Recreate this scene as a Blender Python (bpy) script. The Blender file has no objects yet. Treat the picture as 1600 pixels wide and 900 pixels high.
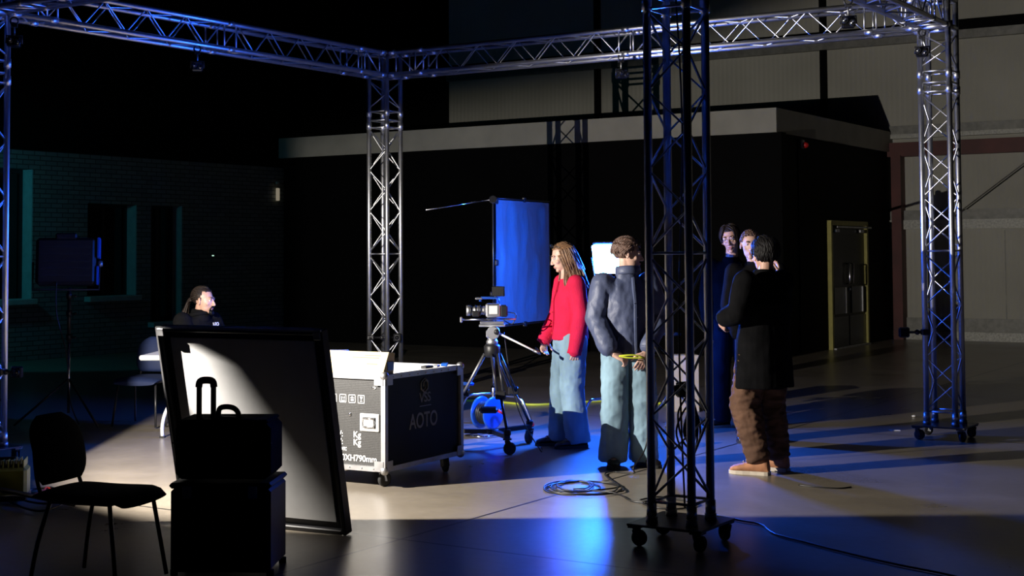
import bpy, math, random
from math import sin, cos, pi, radians, sqrt, atan2, acos
from mathutils import Vector, Matrix, noise, Quaternion
V = Vector
random.seed(7)
COL = bpy.context.scene.collection

# ------------------------------------------------------------------ camera model (all measures in metres)
F, CY, PITCH, ROLL, HC = 2245.092, 295.37, .04395, -.00586, 1.65
ANG = -.56728                                   # heading of the hall's long wall and of the truss square
VX = V((cos(ANG), sin(ANG), 0)); UX = V((-sin(ANG), cos(ANG), 0))

def ray(x, y):
    a, b = x - 800, y - CY
    c, s = cos(ROLL), sin(ROLL)
    u = a*c + b*s; up = a*s - b*c
    return V((u, F*cos(PITCH) - up*sin(PITCH), F*sin(PITCH) + up*cos(PITCH)))
def ground(x, y, z=0.):
    r = ray(x, y); t = (z - HC)/r.z
    return V((r.x*t, r.y*t, z))
def at(x, y, Y):
    r = ray(x, y); t = Y/r.y
    return V((r.x*t, Y, HC + r.z*t))

# ------------------------------------------------------------------ materials
def mat(name, col, rough=.5, metal=0., spec=.5, emit=None, estr=0., **kw):
    m = bpy.data.materials.new(name); m.use_nodes = True
    n = m.node_tree.nodes; l = m.node_tree.links
    b = n['Principled BSDF']
    b.inputs['Base Color'].default_value = (*col, 1)
    b.inputs['Roughness'].default_value = rough
    b.inputs['Metallic'].default_value = metal
    b.inputs['Specular IOR Level'].default_value = spec
    if emit:
        b.inputs['Emission Color'].default_value = (*emit, 1)
        b.inputs['Emission Strength'].default_value = estr
    tc = n.new('ShaderNodeTexCoord')
    def noise_tex(scale, detail=4, vec=None, stretch=None):
        t = n.new('ShaderNodeTexNoise'); t.inputs['Scale'].default_value = scale; t.inputs['Detail'].default_value = detail
        src = tc.outputs['Object']
        if stretch:
            mp = n.new('ShaderNodeMapping'); mp.inputs['Scale'].default_value = stretch
            l.new(src, mp.inputs['Vector']); src = mp.outputs['Vector']
        l.new(src, t.inputs['Vector']); return t
    v = kw.get('vary', 0.06)
    sc = kw.get('scale', 9.)
    if v:
        t = noise_tex(sc, kw.get('detail', 4), stretch=kw.get('stretch'))
        r = n.new('ShaderNodeValToRGB')
        r.color_ramp.elements[0].position = .3; r.color_ramp.elements[1].position = .7
        c2 = kw.get('col2')
        lo = [max(0, c*(1 - v*2)) for c in col] if not c2 else col
        hi = [min(1, c*(1 + v*2)) for c in col] if not c2 else c2
        r.color_ramp.elements[0].color = (*lo, 1); r.color_ramp.elements[1].color = (*hi, 1)
        l.new(t.outputs['Fac'], r.inputs['Fac']); l.new(r.outputs['Color'], b.inputs['Base Color'])
    bp = kw.get('bump', 0.)
    if bp:
        t = noise_tex(kw.get('bscale', 60.), 6, stretch=kw.get('bstretch'))
        bb = n.new('ShaderNodeBump'); bb.inputs['Strength'].default_value = bp
        bb.inputs['Distance'].default_value = kw.get('bdist', .01)
        l.new(t.outputs['Fac'], bb.inputs['Height']); l.new(bb.outputs['Normal'], b.inputs['Normal'])
    return m

M = {}
M['alu'] = mat('brushed aluminium', (.72, .73, .75), .42, 1., vary=.05, bump=.08, bscale=30, bstretch=(1, 1, 8))
M['alu_dull'] = mat('dull aluminium', (.42, .42, .43), .5, 1., vary=.08)
M['chrome'] = mat('polished steel', (.7, .7, .72), .15, 1., vary=.02)
M['black'] = mat('black plastic', (.012, .012, .013), .45, vary=.1)
M['black_gloss'] = mat('glossy black', (.01, .01, .011), .15, vary=.05)
M['black_board'] = mat('black laminate board', (.004, .004, .0045), .5, spec=.15, vary=.1)
M['black_rubber'] = mat('black rubber', (.015, .015, .015), .75, vary=.1)
M['black_metal'] = mat('black painted steel', (.02, .02, .022), .35, .0, vary=.1)
M['black_cloth'] = mat('black cloth', (.0055, .0055, .006), .95, spec=.05, vary=.15, bump=.3, bscale=220)
M['white_metal'] = mat('white painted metal', (.72, .72, .70), .4, vary=.03)
M['white_plastic'] = mat('white plastic', (.78, .77, .72), .45, vary=.03)
M['cream'] = mat('cream carton', (.62, .50, .27), .75, vary=.03)
M['carton'] = mat('brown carton', (.62, .50, .36), .8, vary=.05)
M['yellow'] = mat('yellow plastic', (.20, .20, .02), .5, vary=.1)
M['yellow_hose'] = mat('yellow hose', (.65, .72, .05), .45, vary=.04)
M['red_plastic'] = mat('red plastic', (.6, .02, .02), .4, vary=.05)
M['blue_plastic'] = mat('blue plastic', (.02, .12, .55), .3, vary=.05)
M['blue_knob'] = mat('blue anodised knob', (.03, .12, .6), .3, .5, vary=.05)
M['red_steel'] = mat('red oxide painted steel', (.11, .022, .018), .55, vary=.15, scale=2)
M['girt'] = mat('galvanised rail', (.22, .22, .2), .5, .3, vary=.1)
M['girt_light'] = mat('pale metal rail', (.42, .42, .38), .5, .2, vary=.15, scale=30)
M['block_black'] = mat('black painted board', (.0022, .0022, .0025), .75, spec=.08, vary=.1, scale=2)
M['fascia'] = mat('pale grey fascia board', (.40, .39, .35), .7, vary=.06, scale=2)
M['frame_yellow'] = mat('mustard door frame', (.40, .36, .08), .5, vary=.06)
M['door_dark'] = mat('dark door leaf', (.005, .005, .005), .35, spec=.2, vary=.06)
M['door_panel'] = mat('dark grey steel plate', (.09, .09, .09), .3, .5, vary=.06)
M['sill'] = mat('pale painted reveal', (.5, .52, .5), .6, vary=.05)
M['glass_dark'] = mat('dark window glass', (.004, .004, .005), .08, vary=0)
M['ceiling'] = mat('dark roof sheeting', (.003, .003, .003), .9, spec=.1, vary=.1)
M['skin'] = mat('skin', (.55, .32, .23), .5, vary=.05, scale=20)
M['skin_pale'] = mat('pale skin', (.62, .39, .30), .5, vary=.05, scale=20)
M['lip'] = mat('lip', (.42, .14, .12), .45, vary=.04)
M['eye'] = mat('eye white', (.6, .57, .55), .25, vary=0)
M['iris'] = mat('dark iris', (.03, .02, .015), .15, vary=0)
M['hair_brown'] = mat('brown hair', (.10, .052, .026), .42, vary=.3, scale=60, col2=(.27, .15, .08))
M['hair_dark'] = mat('dark brown hair', (.016, .010, .007), .6, spec=.3, vary=.2, scale=30)
M['hair_black'] = mat('black hair', (.006, .005, .005), .6, spec=.25, vary=.1, scale=30)
M['hair_light'] = mat('light brown curly hair', (.07, .04, .03), .5, vary=.3, scale=40, col2=(.17, .10, .075))
M['red_knit'] = mat('red knitted wool', (.60, .014, .06), .85, spec=.2, vary=.06, bump=.5, bscale=160)
M['navy_shell'] = mat('slate blue jacket shell', (.075, .092, .165), .5, spec=.4, vary=.07, bump=.15, bscale=90)
M['denim'] = mat('light blue denim', (.22, .34, .42), .85, spec=.2, vary=.18, scale=5, bump=.3, bscale=260, stretch=(1, 1, .4))
M['denim_dark'] = mat('dark navy trousers', (.010, .012, .02), .9, spec=.1, vary=.1, bump=.3, bscale=200)
M['brown_cotton'] = mat('brown cotton twill', (.115, .062, .038), .85, spec=.2, vary=.15, scale=6, bump=.3, bscale=200)
M['tan_suede'] = mat('tan suede', (.42, .19, .09), .8, vary=.1, scale=25)
M['sole'] = mat('pale rubber sole', (.55, .48, .38), .7, vary=.05)
M['shoe_black'] = mat('black leather', (.012, .011, .011), .35, vary=.1)
M['steel_dark'] = mat('dark anodised metal', (.05, .05, .055), .35, .8, vary=.05)
M['white_sheet'] = mat('white panel sheet', (.74, .74, .74), .55, vary=.02)
M['grey_print'] = mat('grey print', (.13, .13, .13), .6, vary=0)
M['white_print'] = mat('white print', (.8, .8, .8), .6, vary=0)
M['dark_print'] = mat('dark print', (.12, .1, .08), .6, vary=0)
M['seat_blue'] = mat('dark blue chair plastic', (.015, .025, .075), .5, vary=.06)
M['cable'] = mat('black cable', (.012, .012, .012), .4, vary=.05)
M['orange_red'] = mat('red cable', (.6, .05, .03), .45, vary=.04)

def floor_material():
    m = bpy.data.materials.new('polished concrete'); m.use_nodes = True
    n = m.node_tree.nodes; l = m.node_tree.links; b = n['Principled BSDF']
    tc = n.new('ShaderNodeTexCoord')
    def nz(scale, detail, rough=.6, dist=0):
        t = n.new('ShaderNodeTexNoise'); t.inputs['Scale'].default_value = scale; t.inputs['Detail'].default_value = detail
        t.inputs['Roughness'].default_value = rough; t.inputs['Distortion'].default_value = dist
        l.new(tc.outputs['Object'], t.inputs['Vector']); return t
    a = nz(.9, 8, .62, .6); c = nz(14, 6)
    r = n.new('ShaderNodeValToRGB'); e = r.color_ramp.elements
    e[0].position = .28; e[0].color = (.15, .128, .10, 1); e[1].position = .75; e[1].color = (.29, .25, .20, 1)
    mx = n.new('ShaderNodeMix'); mx.data_type = 'FLOAT'; mx.inputs[0].default_value = .3
    l.new(a.outputs['Fac'], mx.inputs[2]); l.new(c.outputs['Fac'], mx.inputs[3]); l.new(mx.outputs[0], r.inputs['Fac'])
    # saw-cut joints every 6 m in both directions of the hall
    sp = n.new('ShaderNodeSeparateXYZ'); l.new(tc.outputs['Object'], sp.inputs[0])
    def line(axis, off, period=6.0, w=.011):
        ad = n.new('ShaderNodeMath'); ad.operation = 'ADD'; ad.inputs[1].default_value = off; l.new(sp.outputs[axis], ad.inputs[0])
        pp = n.new('ShaderNodeMath'); pp.operation = 'PINGPONG'; pp.inputs[1].default_value = period/2; l.new(ad.outputs[0], pp.inputs[0])
        lt = n.new('ShaderNodeMath'); lt.operation = 'LESS_THAN'; lt.inputs[1].default_value = w; l.new(pp.outputs[0], lt.inputs[0]); return lt
    ja = JOINT_A; jb = JOINT_B
    la = line(0, -ja); lb = line(1, -jb)
    mxx = n.new('ShaderNodeMath'); mxx.operation = 'MAXIMUM'; l.new(la.outputs[0], mxx.inputs[0]); l.new(lb.outputs[0], mxx.inputs[1])
    cm = n.new('ShaderNodeMix'); cm.data_type = 'RGBA'; l.new(mxx.outputs[0], cm.inputs[0])
    l.new(r.outputs['Color'], cm.inputs[6]); cm.inputs[7].default_value = (.01, .01, .01, 1)
    l.new(cm.outputs[2], b.inputs['Base Color'])
    rr = n.new('ShaderNodeMapRange'); rr.inputs[3].default_value = .20; rr.inputs[4].default_value = .42
    l.new(a.outputs['Fac'], rr.inputs[0]); l.new(rr.outputs[0], b.inputs['Roughness'])
    bb = n.new('ShaderNodeBump'); bb.inputs['Strength'].default_value = .12; bb.inputs['Distance'].default_value = .004
    l.new(c.outputs['Fac'], bb.inputs['Height']); l.new(bb.outputs['Normal'], b.inputs['Normal'])
    b.inputs['Specular IOR Level'].default_value = .45
    return m
def jab(p): return p.dot(VX), p.dot(UX)
JOINT_A = jab(V((-.624, 8.415, 0)))[0]
JOINT_B = jab(V((-.639, 8.359, 0)))[1]
M['floor'] = floor_material()

def brick_material():
    m = bpy.data.materials.new('painted brick'); m.use_nodes = True
    n = m.node_tree.nodes; l = m.node_tree.links; b = n['Principled BSDF']
    tc = n.new('ShaderNodeTexCoord'); mp = n.new('ShaderNodeMapping')
    mp.inputs['Rotation'].default_value = (0, radians(90), radians(90))
    cx = n.new('ShaderNodeSeparateXYZ'); cb = n.new('ShaderNodeCombineXYZ')
    l.new(tc.outputs['Object'], cx.inputs[0]); l.new(cx.outputs[1], cb.inputs[0]); l.new(cx.outputs[2], cb.inputs[1])
    t = n.new('ShaderNodeTexBrick'); l.new(cb.outputs[0], t.inputs['Vector'])
    t.inputs['Scale'].default_value = 1; t.inputs['Brick Width'].default_value = .225; t.inputs['Row Height'].default_value = .075
    t.inputs['Mortar Size'].default_value = .008
    t.inputs['Color1'].default_value = (.20, .22, .21, 1); t.inputs['Color2'].default_value = (.28, .30, .28, 1); t.inputs['Mortar'].default_value = (.07, .08, .08, 1)
    l.new(t.outputs['Color'], b.inputs['Base Color']); b.inputs['Roughness'].default_value = .85
    bb = n.new('ShaderNodeBump'); bb.inputs['Strength'].default_value = .6; bb.inputs['Distance'].default_value = .01
    iv = n.new('ShaderNodeMath'); iv.operation = 'SUBTRACT'; iv.inputs[0].default_value = 1; l.new(t.outputs['Fac'], iv.inputs[1])
    l.new(iv.outputs[0], bb.inputs['Height']); l.new(bb.outputs['Normal'], b.inputs['Normal'])
    return m
M['brick'] = brick_material()

def cladding_material():
    m = bpy.data.materials.new('profiled wall cladding'); m.use_nodes = True
    n = m.node_tree.nodes; l = m.node_tree.links; b = n['Principled BSDF']
    tc = n.new('ShaderNodeTexCoord')
    w = n.new('ShaderNodeTexWave'); w.wave_type = 'BANDS'; w.bands_direction = 'X'; w.inputs['Scale'].default_value = 3.2; w.inputs['Distortion'].default_value = 0
    l.new(tc.outputs['Object'], w.inputs['Vector'])
    t = n.new('ShaderNodeTexNoise'); t.inputs['Scale'].default_value = .7; t.inputs['Detail'].default_value = 6; l.new(tc.outputs['Object'], t.inputs['Vector'])
    r = n.new('ShaderNodeValToRGB'); e = r.color_ramp.elements
    e[0].position = .3; e[0].color = (.44, .43, .37, 1); e[1].position = .7; e[1].color = (.54, .53, .46, 1)
    l.new(t.outputs['Fac'], r.inputs['Fac']); l.new(r.outputs['Color'], b.inputs['Base Color'])
    bb = n.new('ShaderNodeBump'); bb.inputs['Strength'].default_value = .35; bb.inputs['Distance'].default_value = .01
    l.new(w.outputs['Fac'], bb.inputs['Height']); l.new(bb.outputs['Normal'], b.inputs['Normal'])
    b.inputs['Roughness'].default_value = .65
    return m
M['cladding'] = cladding_material()

def casepanel_material():
    m = bpy.data.materials.new('hexagon embossed case board'); m.use_nodes = True
    n = m.node_tree.nodes; l = m.node_tree.links; b = n['Principled BSDF']
    tc = n.new('ShaderNodeTexCoord')
    t = n.new('ShaderNodeTexVoronoi'); t.inputs['Scale'].default_value = 85; t.inputs['Randomness'].default_value = .08
    l.new(tc.outputs['Object'], t.inputs['Vector'])
    r = n.new('ShaderNodeValToRGB'); e = r.color_ramp.elements
    e[0].position = .25; e[0].color = (.085, .085, .085, 1); e[1].position = .55; e[1].color = (.018, .018, .018, 1)
    l.new(t.outputs['Distance'], r.inputs['Fac']); l.new(r.outputs['Color'], b.inputs['Base Color'])
    bb = n.new('ShaderNodeBump'); bb.inputs['Strength'].default_value = .3; bb.inputs['Distance'].default_value = .002; bb.invert = True
    l.new(t.outputs['Distance'], bb.inputs['Height']); l.new(bb.outputs['Normal'], b.inputs['Normal'])
    b.inputs['Roughness'].default_value = .45
    return m
M['casepanel'] = casepanel_material()

def gel_material():
    m = bpy.data.materials.new('creased dark plastic film'); m.use_nodes = True
    n = m.node_tree.nodes; l = m.node_tree.links; b = n['Principled BSDF']
    b.inputs['Base Color'].default_value = (.30, .30, .31, 1); b.inputs['Roughness'].default_value = .36
    b.inputs['Metallic'].default_value = .25; b.inputs['Specular IOR Level'].default_value = .9
    tc = n.new('ShaderNodeTexCoord')
    mp = n.new('ShaderNodeMapping'); mp.inputs['Scale'].default_value = (1, 1, .25); l.new(tc.outputs['Object'], mp.inputs['Vector'])
    t = n.new('ShaderNodeTexNoise'); t.inputs['Scale'].default_value = 9; t.inputs['Detail'].default_value = 8; t.inputs['Distortion'].default_value = .6
    l.new(mp.outputs['Vector'], t.inputs['Vector'])
    bb = n.new('ShaderNodeBump'); bb.inputs['Strength'].default_value = .6; bb.inputs['Distance'].default_value = .02
    l.new(t.outputs['Fac'], bb.inputs['Height']); l.new(bb.outputs['Normal'], b.inputs['Normal'])
    return m
M['film'] = gel_material()

def emit_mat(name, col, s):
    m = bpy.data.materials.new(name); m.use_nodes = True
    b = m.node_tree.nodes['Principled BSDF']
    b.inputs['Base Color'].default_value = (.8, .8, .8, 1)
    b.inputs['Emission Color'].default_value = (*col, 1); b.inputs['Emission Strength'].default_value = s
    return m

# ------------------------------------------------------------------ mesh builder
def basis(d):
    d = d.normalized(); a = V((0, 0, 1)) if abs(d.z) < .9 else V((1, 0, 0))
    x = d.cross(a).normalized(); y = x.cross(d).normalized()
    return x, y, d
class MB:
    def __init__(s): s.v = []; s.f = []; s.sm = []
    def add(s, vs, fs, smooth=False):
        o = len(s.v); s.v += [tuple(p) for p in vs]; s.f += [tuple(i + o for i in f) for f in fs]; s.sm += [smooth]*len(fs); return s
    def box(s, c, size, rz=0., R=None, bev=0.):
        c = V(c); hx, hy, hz = [q/2 for q in size]
        Rm = R if R is not None else Matrix.Rotation(rz, 3, 'Z')
        if bev:
            b = min(bev, hx*.9, hy*.9, hz*.9); vs = []; 
            for sx in (-1, 1):
                for sy in (-1, 1):
                    for sz in (-1, 1):
                        vs += [V((sx*(hx-b), sy*(hy-b), sz*hz)), V((sx*(hx-b), sy*hy, sz*(hz-b))), V((sx*hx, sy*(hy-b), sz*(hz-b)))]
            idx = lambda sx, sy, sz, k: ((sx > 0)*4 + (sy > 0)*2 + (sz > 0))*3 + k
            fs = []
            for sg in (-1, 1):
                q = [(-1, -1), (1, -1), (1, 1), (-1, 1)]
                fz = [idx(a, b_, sg, 0) for a, b_ in q]; fy = [idx(a, sg, b_, 1) for a, b_ in q]; fx = [idx(sg, a, b_, 2) for a, b_ in q]
                fs += [fz if sg > 0 else fz[::-1], fy if sg < 0 else fy[::-1], fx if sg > 0 else fx[::-1]]
            for a in (-1, 1):
                for c_ in (-1, 1):
                    e1 = [idx(-1, a, c_, 0), idx(1, a, c_, 0), idx(1, a, c_, 1), idx(-1, a, c_, 1)]
                    e2 = [idx(a, -1, c_, 0), idx(a, 1, c_, 0), idx(a, 1, c_, 2), idx(a, -1, c_, 2)]
                    e3 = [idx(a, c_, -1, 1), idx(a, c_, 1, 1), idx(a, c_, 1, 2), idx(a, c_, -1, 2)]
                    fs += [e1 if a*c_ < 0 else e1[::-1], e2 if a*c_ > 0 else e2[::-1], e3 if a*c_ > 0 else e3[::-1]]
            for a in (-1, 1):
                for b_ in (-1, 1):
                    for c_ in (-1, 1):
                        t = [idx(a, b_, c_, 0), idx(a, b_, c_, 1), idx(a, b_, c_, 2)]
                        fs.append(t if a*b_*c_ < 0 else t[::-1])
            s.add([c + Rm @ p for p in vs], fs); return s
        vs = [c + Rm @ V((x, y, z)) for x in (-hx, hx) for y in (-hy, hy) for z in (-hz, hz)]
        s.add(vs, [(0, 1, 3, 2), (4, 6, 7, 5), (0, 4, 5, 1), (2, 3, 7, 6), (0, 2, 6, 4), (1, 5, 7, 3)]); return s
    def bar(s, p, q, w, h):
        p = V(p); q = V(q); x, y, d = basis(q - p)
        vs = [e + x*a*w/2 + y*b*h/2 for e in (p, q) for a, b in ((-1, -1), (1, -1), (1, 1), (-1, 1))]
        s.add(vs, [(0, 1, 2, 3), (7, 6, 5, 4)] + [(i, 4 + i, 4 + (i+1) % 4, (i+1) % 4) for i in range(4)]); return s
    def tube(s, pts, r, n=10, cap=True, closed=False):
        pts = [V(p) for p in pts]; k = len(pts)
        rs = r if isinstance(r, (list, tuple)) else [r]*k
        T = []
        for i in range(k):
            a = pts[(i-1) % k] if (closed or i > 0) else pts[i]; b = pts[(i+1) % k] if (closed or i < k-1) else pts[i]
            d = (b - a); T.append(d.normalized() if d.length > 1e-9 else V((0, 0, 1)))
        x, y, _ = basis(T[0]); vs = []
        for i in range(k):
            if i: x = (x - T[i]*x.dot(T[i])); x = x.normalized() if x.length > 1e-6 else basis(T[i])[0]
            y = T[i].cross(x)
            rr = rs[i]; rx, ry = rr if isinstance(rr, (tuple, list)) else (rr, rr)
            vs += [pts[i] + x*cos(2*pi*j/n)*rx + y*sin(2*pi*j/n)*ry for j in range(n)]
        fs = []
        for i in range(k if closed else k-1):
            a = i*n; b = ((i+1) % k)*n
            fs += [(a + j, a + (j+1) % n, b + (j+1) % n, b + j) for j in range(n)]
        s.add(vs, fs, True)
        if cap and not closed:
            o = len(s.v) - len(vs)
            s.f += [tuple(o + j for j in range(n))[::-1], tuple(o + (k-1)*n + j for j in range(n))]; s.sm += [False, False]
        return s
    def cyl(s, p, q, r, r2=None, n=16): return s.tube([p, q], [r, r if r2 is None else r2], n)
    def rings(s, rings, n=20, smooth=True):
        """rings: (centre, xaxis, yaxis) ellipse loops, capped"""
        vs = []
        for c, ax, ay in rings: vs += [V(c) + V(ax)*cos(2*pi*j/n) + V(ay)*sin(2*pi*j/n) for j in range(n)]
        fs = []
        for i in range(len(rings)-1): fs += [(i*n + j, i*n + (j+1) % n, (i+1)*n + (j+1) % n, (i+1)*n + j) for j in range(n)]
        o = len(s.v); s.add(vs, fs, smooth); k = len(rings)
        s.f += [tuple(o + j for j in range(n))[::-1], tuple(o + (k-1)*n + j for j in range(n))]; s.sm += [False, False]
        return s
    def ball(s, c, r, R=None, nu=20, nv=12):
        c = V(c); r = r if isinstance(r, (tuple, list)) else (r, r, r)
        Rm = R if R is not None else Matrix.Identity(3)
        vs = [c + Rm @ V((0, 0, -r[2]))]
        for i in range(1, nv):
            th = pi*i/nv - pi/2
            vs += [c + Rm @ V((r[0]*cos(th)*cos(2*pi*j/nu), r[1]*cos(th)*sin(2*pi*j/nu), r[2]*sin(th))) for j in range(nu)]
        vs.append(c + Rm @ V((0, 0, r[2]))); fs = []
        fs += [(0, 1 + (j+1) % nu, 1 + j) for j in range(nu)]
        for i in range(nv-2):
            a = 1 + i*nu; b = a + nu; fs += [(a + j, a + (j+1) % nu, b + (j+1) % nu, b + j) for j in range(nu)]
        a = 1 + (nv-2)*nu; t = len(vs)-1; fs += [(a + j, a + (j+1) % nu, t) for j in range(nu)]
        s.add(vs, fs, True); return s
    def lathe(s, prof, c=(0, 0, 0), axis=(0, 0, 1), n=24):
        """prof: (radius, height) list"""
        x, y, d = basis(V(axis)); c = V(c); vs = []; 
        for r, h in prof: vs += [c + d*h + x*cos(2*pi*j/n)*r + y*sin(2*pi*j/n)*r for j in range(n)]
        fs = []
        for i in range(len(prof)-1): fs += [(i*n + j, i*n + (j+1) % n, (i+1)*n + (j+1) % n, (i+1)*n + j) for j in range(n)]
        o = len(s.v); s.add(vs, fs, True); k = len(prof)
        s.f += [tuple(o + j for j in range(n))[::-1], tuple(o + (k-1)*n + j for j in range(n))]; s.sm += [False, False]
        return s
    def prism(s, poly, y0, y1):
        """poly in local xz plane, extruded along y"""
        n = len(poly); vs = [(x, y0, z) for x, z in poly] + [(x, y1, z) for x, z in poly]
        s.add(vs, [tuple(range(n)), tuple(range(2*n-1, n-1, -1))] + [(i, n+i, n+(i+1) % n, (i+1) % n) for i in range(n)]); return s
    def xf(s, M4):
        s.v = [tuple(M4 @ V(p)) for p in s.v]; return s
    def mesh(s, name):
        me = bpy.data.meshes.new(name); me.from_pydata(s.v, [], s.f)
        me.polygons.foreach_set('use_smooth', s.sm); me.validate(); me.update(); return me
    def build(s, name, m, parent=None):
        me = s.mesh(name); me.materials.append(M[m] if isinstance(m, str) else m)
        o = bpy.data.objects.new(name, me); COL.objects.link(o)
        if parent is not None: o.parent = parent
        return o

def fixnormals(me):
    import bmesh
    b = bmesh.new(); b.from_mesh(me); bmesh.ops.recalc_face_normals(b, faces=b.faces); b.to_mesh(me); b.free()

def voxel(mb, name, m, parent, size=.008, smooth=3, disp=None):
    """union of the builder's closed volumes as ONE continuous smooth surface"""
    me = mb.mesh(name); fixnormals(me)
    t = bpy.data.objects.new(name + '_tmp', me); COL.objects.link(t)
    r = t.modifiers.new('r', 'REMESH'); r.mode = 'VOXEL'; r.voxel_size = size
    if smooth:
        q = t.modifiers.new('s', 'SMOOTH'); q.factor = .5; q.iterations = smooth
    dg = bpy.context.evaluated_depsgraph_get(); dg.update()
    nm = bpy.data.meshes.new_from_object(t.evaluated_get(dg)); nm.name = name
    bpy.data.objects.remove(t); bpy.data.meshes.remove(me)
    if disp:
        n = len(nm.vertices); co = [0.]*(3*n); nm.vertices.foreach_get('co', co)
        no = [0.]*(3*n); nm.vertices.foreach_get('normal', no)
        for i in range(n):
            p = V(co[3*i:3*i+3]); d = disp(p)
            if d:
                co[3*i] += no[3*i]*d; co[3*i+1] += no[3*i+1]*d; co[3*i+2] += no[3*i+2]*d
        nm.vertices.foreach_set('co', co)
    nm.polygons.foreach_set('use_smooth', [True]*len(nm.polygons))
    nm.materials.clear(); nm.materials.append(M[m] if isinstance(m, str) else m); nm.update()
    o = bpy.data.objects.new(name, nm); COL.objects.link(o)
    if parent is not None: o.parent = parent
    return o

def tag(o, label=None, cat=None, group=None, kind=None):
    if label: o['label'] = label
    if cat: o['category'] = cat
    if group: o['group'] = group
    if kind: o['kind'] = kind
    return o
def thing(name, label, cat, loc=(0, 0, 0), rz=0., group=None, rx=0.):
    o = bpy.data.objects.new(name, None); COL.objects.link(o); o.empty_display_size = .1
    o.location = loc; o.rotation_euler = (rx, 0, rz); return tag(o, label, cat, group)
def copy_tree(o, parent=None):
    c = o.copy(); COL.objects.link(c)
    if parent is not None: c.parent = parent
    for ch in list(o.children): copy_tree(ch, c)
    return c
def text_mesh(name, body, size, m, parent, Rm, pos, ext=.001, align='CENTER', label=None, sx=1.):
    cu = bpy.data.curves.new(name, 'FONT'); cu.body = body; cu.size = size; cu.extrude = ext
    cu.align_x = align; cu.align_y = 'CENTER'; cu.offset = size*.012
    t = bpy.data.objects.new(name + '_tmp', cu); COL.objects.link(t)
    dg = bpy.context.evaluated_depsgraph_get(); dg.update()
    me = bpy.data.meshes.new_from_object(t.evaluated_get(dg)); bpy.data.objects.remove(t)
    M4 = Matrix.Translation(V(pos)) @ Rm.to_4x4() @ Matrix.Diagonal((sx, 1, 1, 1))
    me.transform(M4); me.materials.clear(); me.materials.append(M[m])
    o = bpy.data.objects.new(name, me); COL.objects.link(o)
    if parent is not None: o.parent = parent
    if label: o['label'] = label
    return o
def smoothpath(pts, per=6):
    pts = [V(p) for p in pts]; out = []
    P = [pts[0]] + pts + [pts[-1]]
    for i in range(1, len(P)-2):
        a, b, c, d = P[i-1], P[i], P[i+1], P[i+2]
        for k in range(per):
            t = k/per
            out.append(.5*((2*b) + (c-a)*t + (2*a-5*b+4*c-d)*t*t + (3*b-a-3*c+d)*t*t*t))
    out.append(pts[-1]); return out
# ================================================================== THE SETTING
def AB(x, y): p = V((x, y, 0)); return p.dot(VX), p.dot(UX)
def Wd(a, b, z=0.): p = VX*a + UX*b; return V((p.x, p.y, z))
aL, _ = AB(-4.452, 27.549); _, bR = AB(7.11, 26.899); aA, bA = AB(4.066, 22.122)
aE = 9.0; bF = -9.0; HT = 9.5
def setp(name, mb, m, parent=None):
    o = mb.build(name, m, parent)
    if parent is None: o.rotation_euler = (0, 0, ANG); o['kind'] = 'structure'
    return o
setp('floor', MB().box(((aL+aE)/2, (bF+bR)/2, -.1), (aE-aL+2, bR-bF+2, .2)), 'floor')
setp('ceiling', MB().box(((aL+aE)/2, (bF+bR)/2, HT+.1), (aE-aL+2, bR-bF+2, .2)), 'ceiling')
rear = setp('wall_rear', MB().box(((aL+aE)/2, bR+.15, HT/2), (aE-aL+.6, .3, HT)), 'cladding')
setp('wall_right', MB().box((aE+.15, (bF+bR)/2, HT/2), (.3, bR-bF, HT)), 'ceiling')
setp('wall_front', MB().box(((aL+aE)/2, bF-.15, HT/2), (aE-aL+.6, .3, HT)), 'ceiling')

# brick wall on the left with deep window openings (b runs along the wall; measured from the block)
bB = AB(-4.452, 27.549)[1]
ops = [(-9.9, -8.9, .90, 3.0), (-7.5, -5.79, .90, 3.0), (-4.69, -3.62, .90, 2.5), (-3.3, -2.56, .42, 2.5)]
wm = MB(); th = .34
zs = 5.2
def wbox(b0, b1, z0, z1): wm.box((aL - th/2, bB + (b0+b1)/2, (z0+z1)/2), (th, b1-b0, z1-z0))
cur = bF - bB
for b0, b1, z0, z1 in ops:
    wbox(cur, b0, 0, 3.3); wbox(b0, b1, 0, z0); wbox(b0, b1, z1, 3.3); cur = b1
wbox(cur, bR - bB, 0, 3.3)
setp('wall_left', wm, 'brick')
setp('wall_left_upper', MB().box((aL - th/2, (bF+bR)/2, (3.3+HT)/2), (th, bR-bF, HT-3.3)), 'ceiling')
for i, (b0, b1, z0, z1) in enumerate(ops):
    w = setp('window_%d' % (i+1), MB().box((aL - .28, bB + (b0+b1)/2, (z0+z1)/2), (.02, b1-b0, z1-z0)), 'glass_dark')
    fr = MB()
    for bb in (b0 + .03, (b0+b1)/2, b1 - .03): fr.box((aL - .25, bB + bb, (z0+z1)/2), (.04, .05, z1-z0))
    for zz in (z0 + .03, z1 - .03): fr.box((aL - .25, bB + (b0+b1)/2, zz), (.04, b1-b0-.1, .05))
    fr.build('window_frame', 'black_metal', w)
    rv = MB(); rv.box((aL - .12, bB + b1 - .006, (z0+z1)/2), (.22, .012, z1-z0)); rv.build('window_reveal', 'sill', w)
    MB().box((aL - .06, bB + (b0+b1)/2 - .03, z0 + .02), (.40, b1-b0+.06, .09), bev=.01).build('window_sill', 'sill', w)

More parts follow.
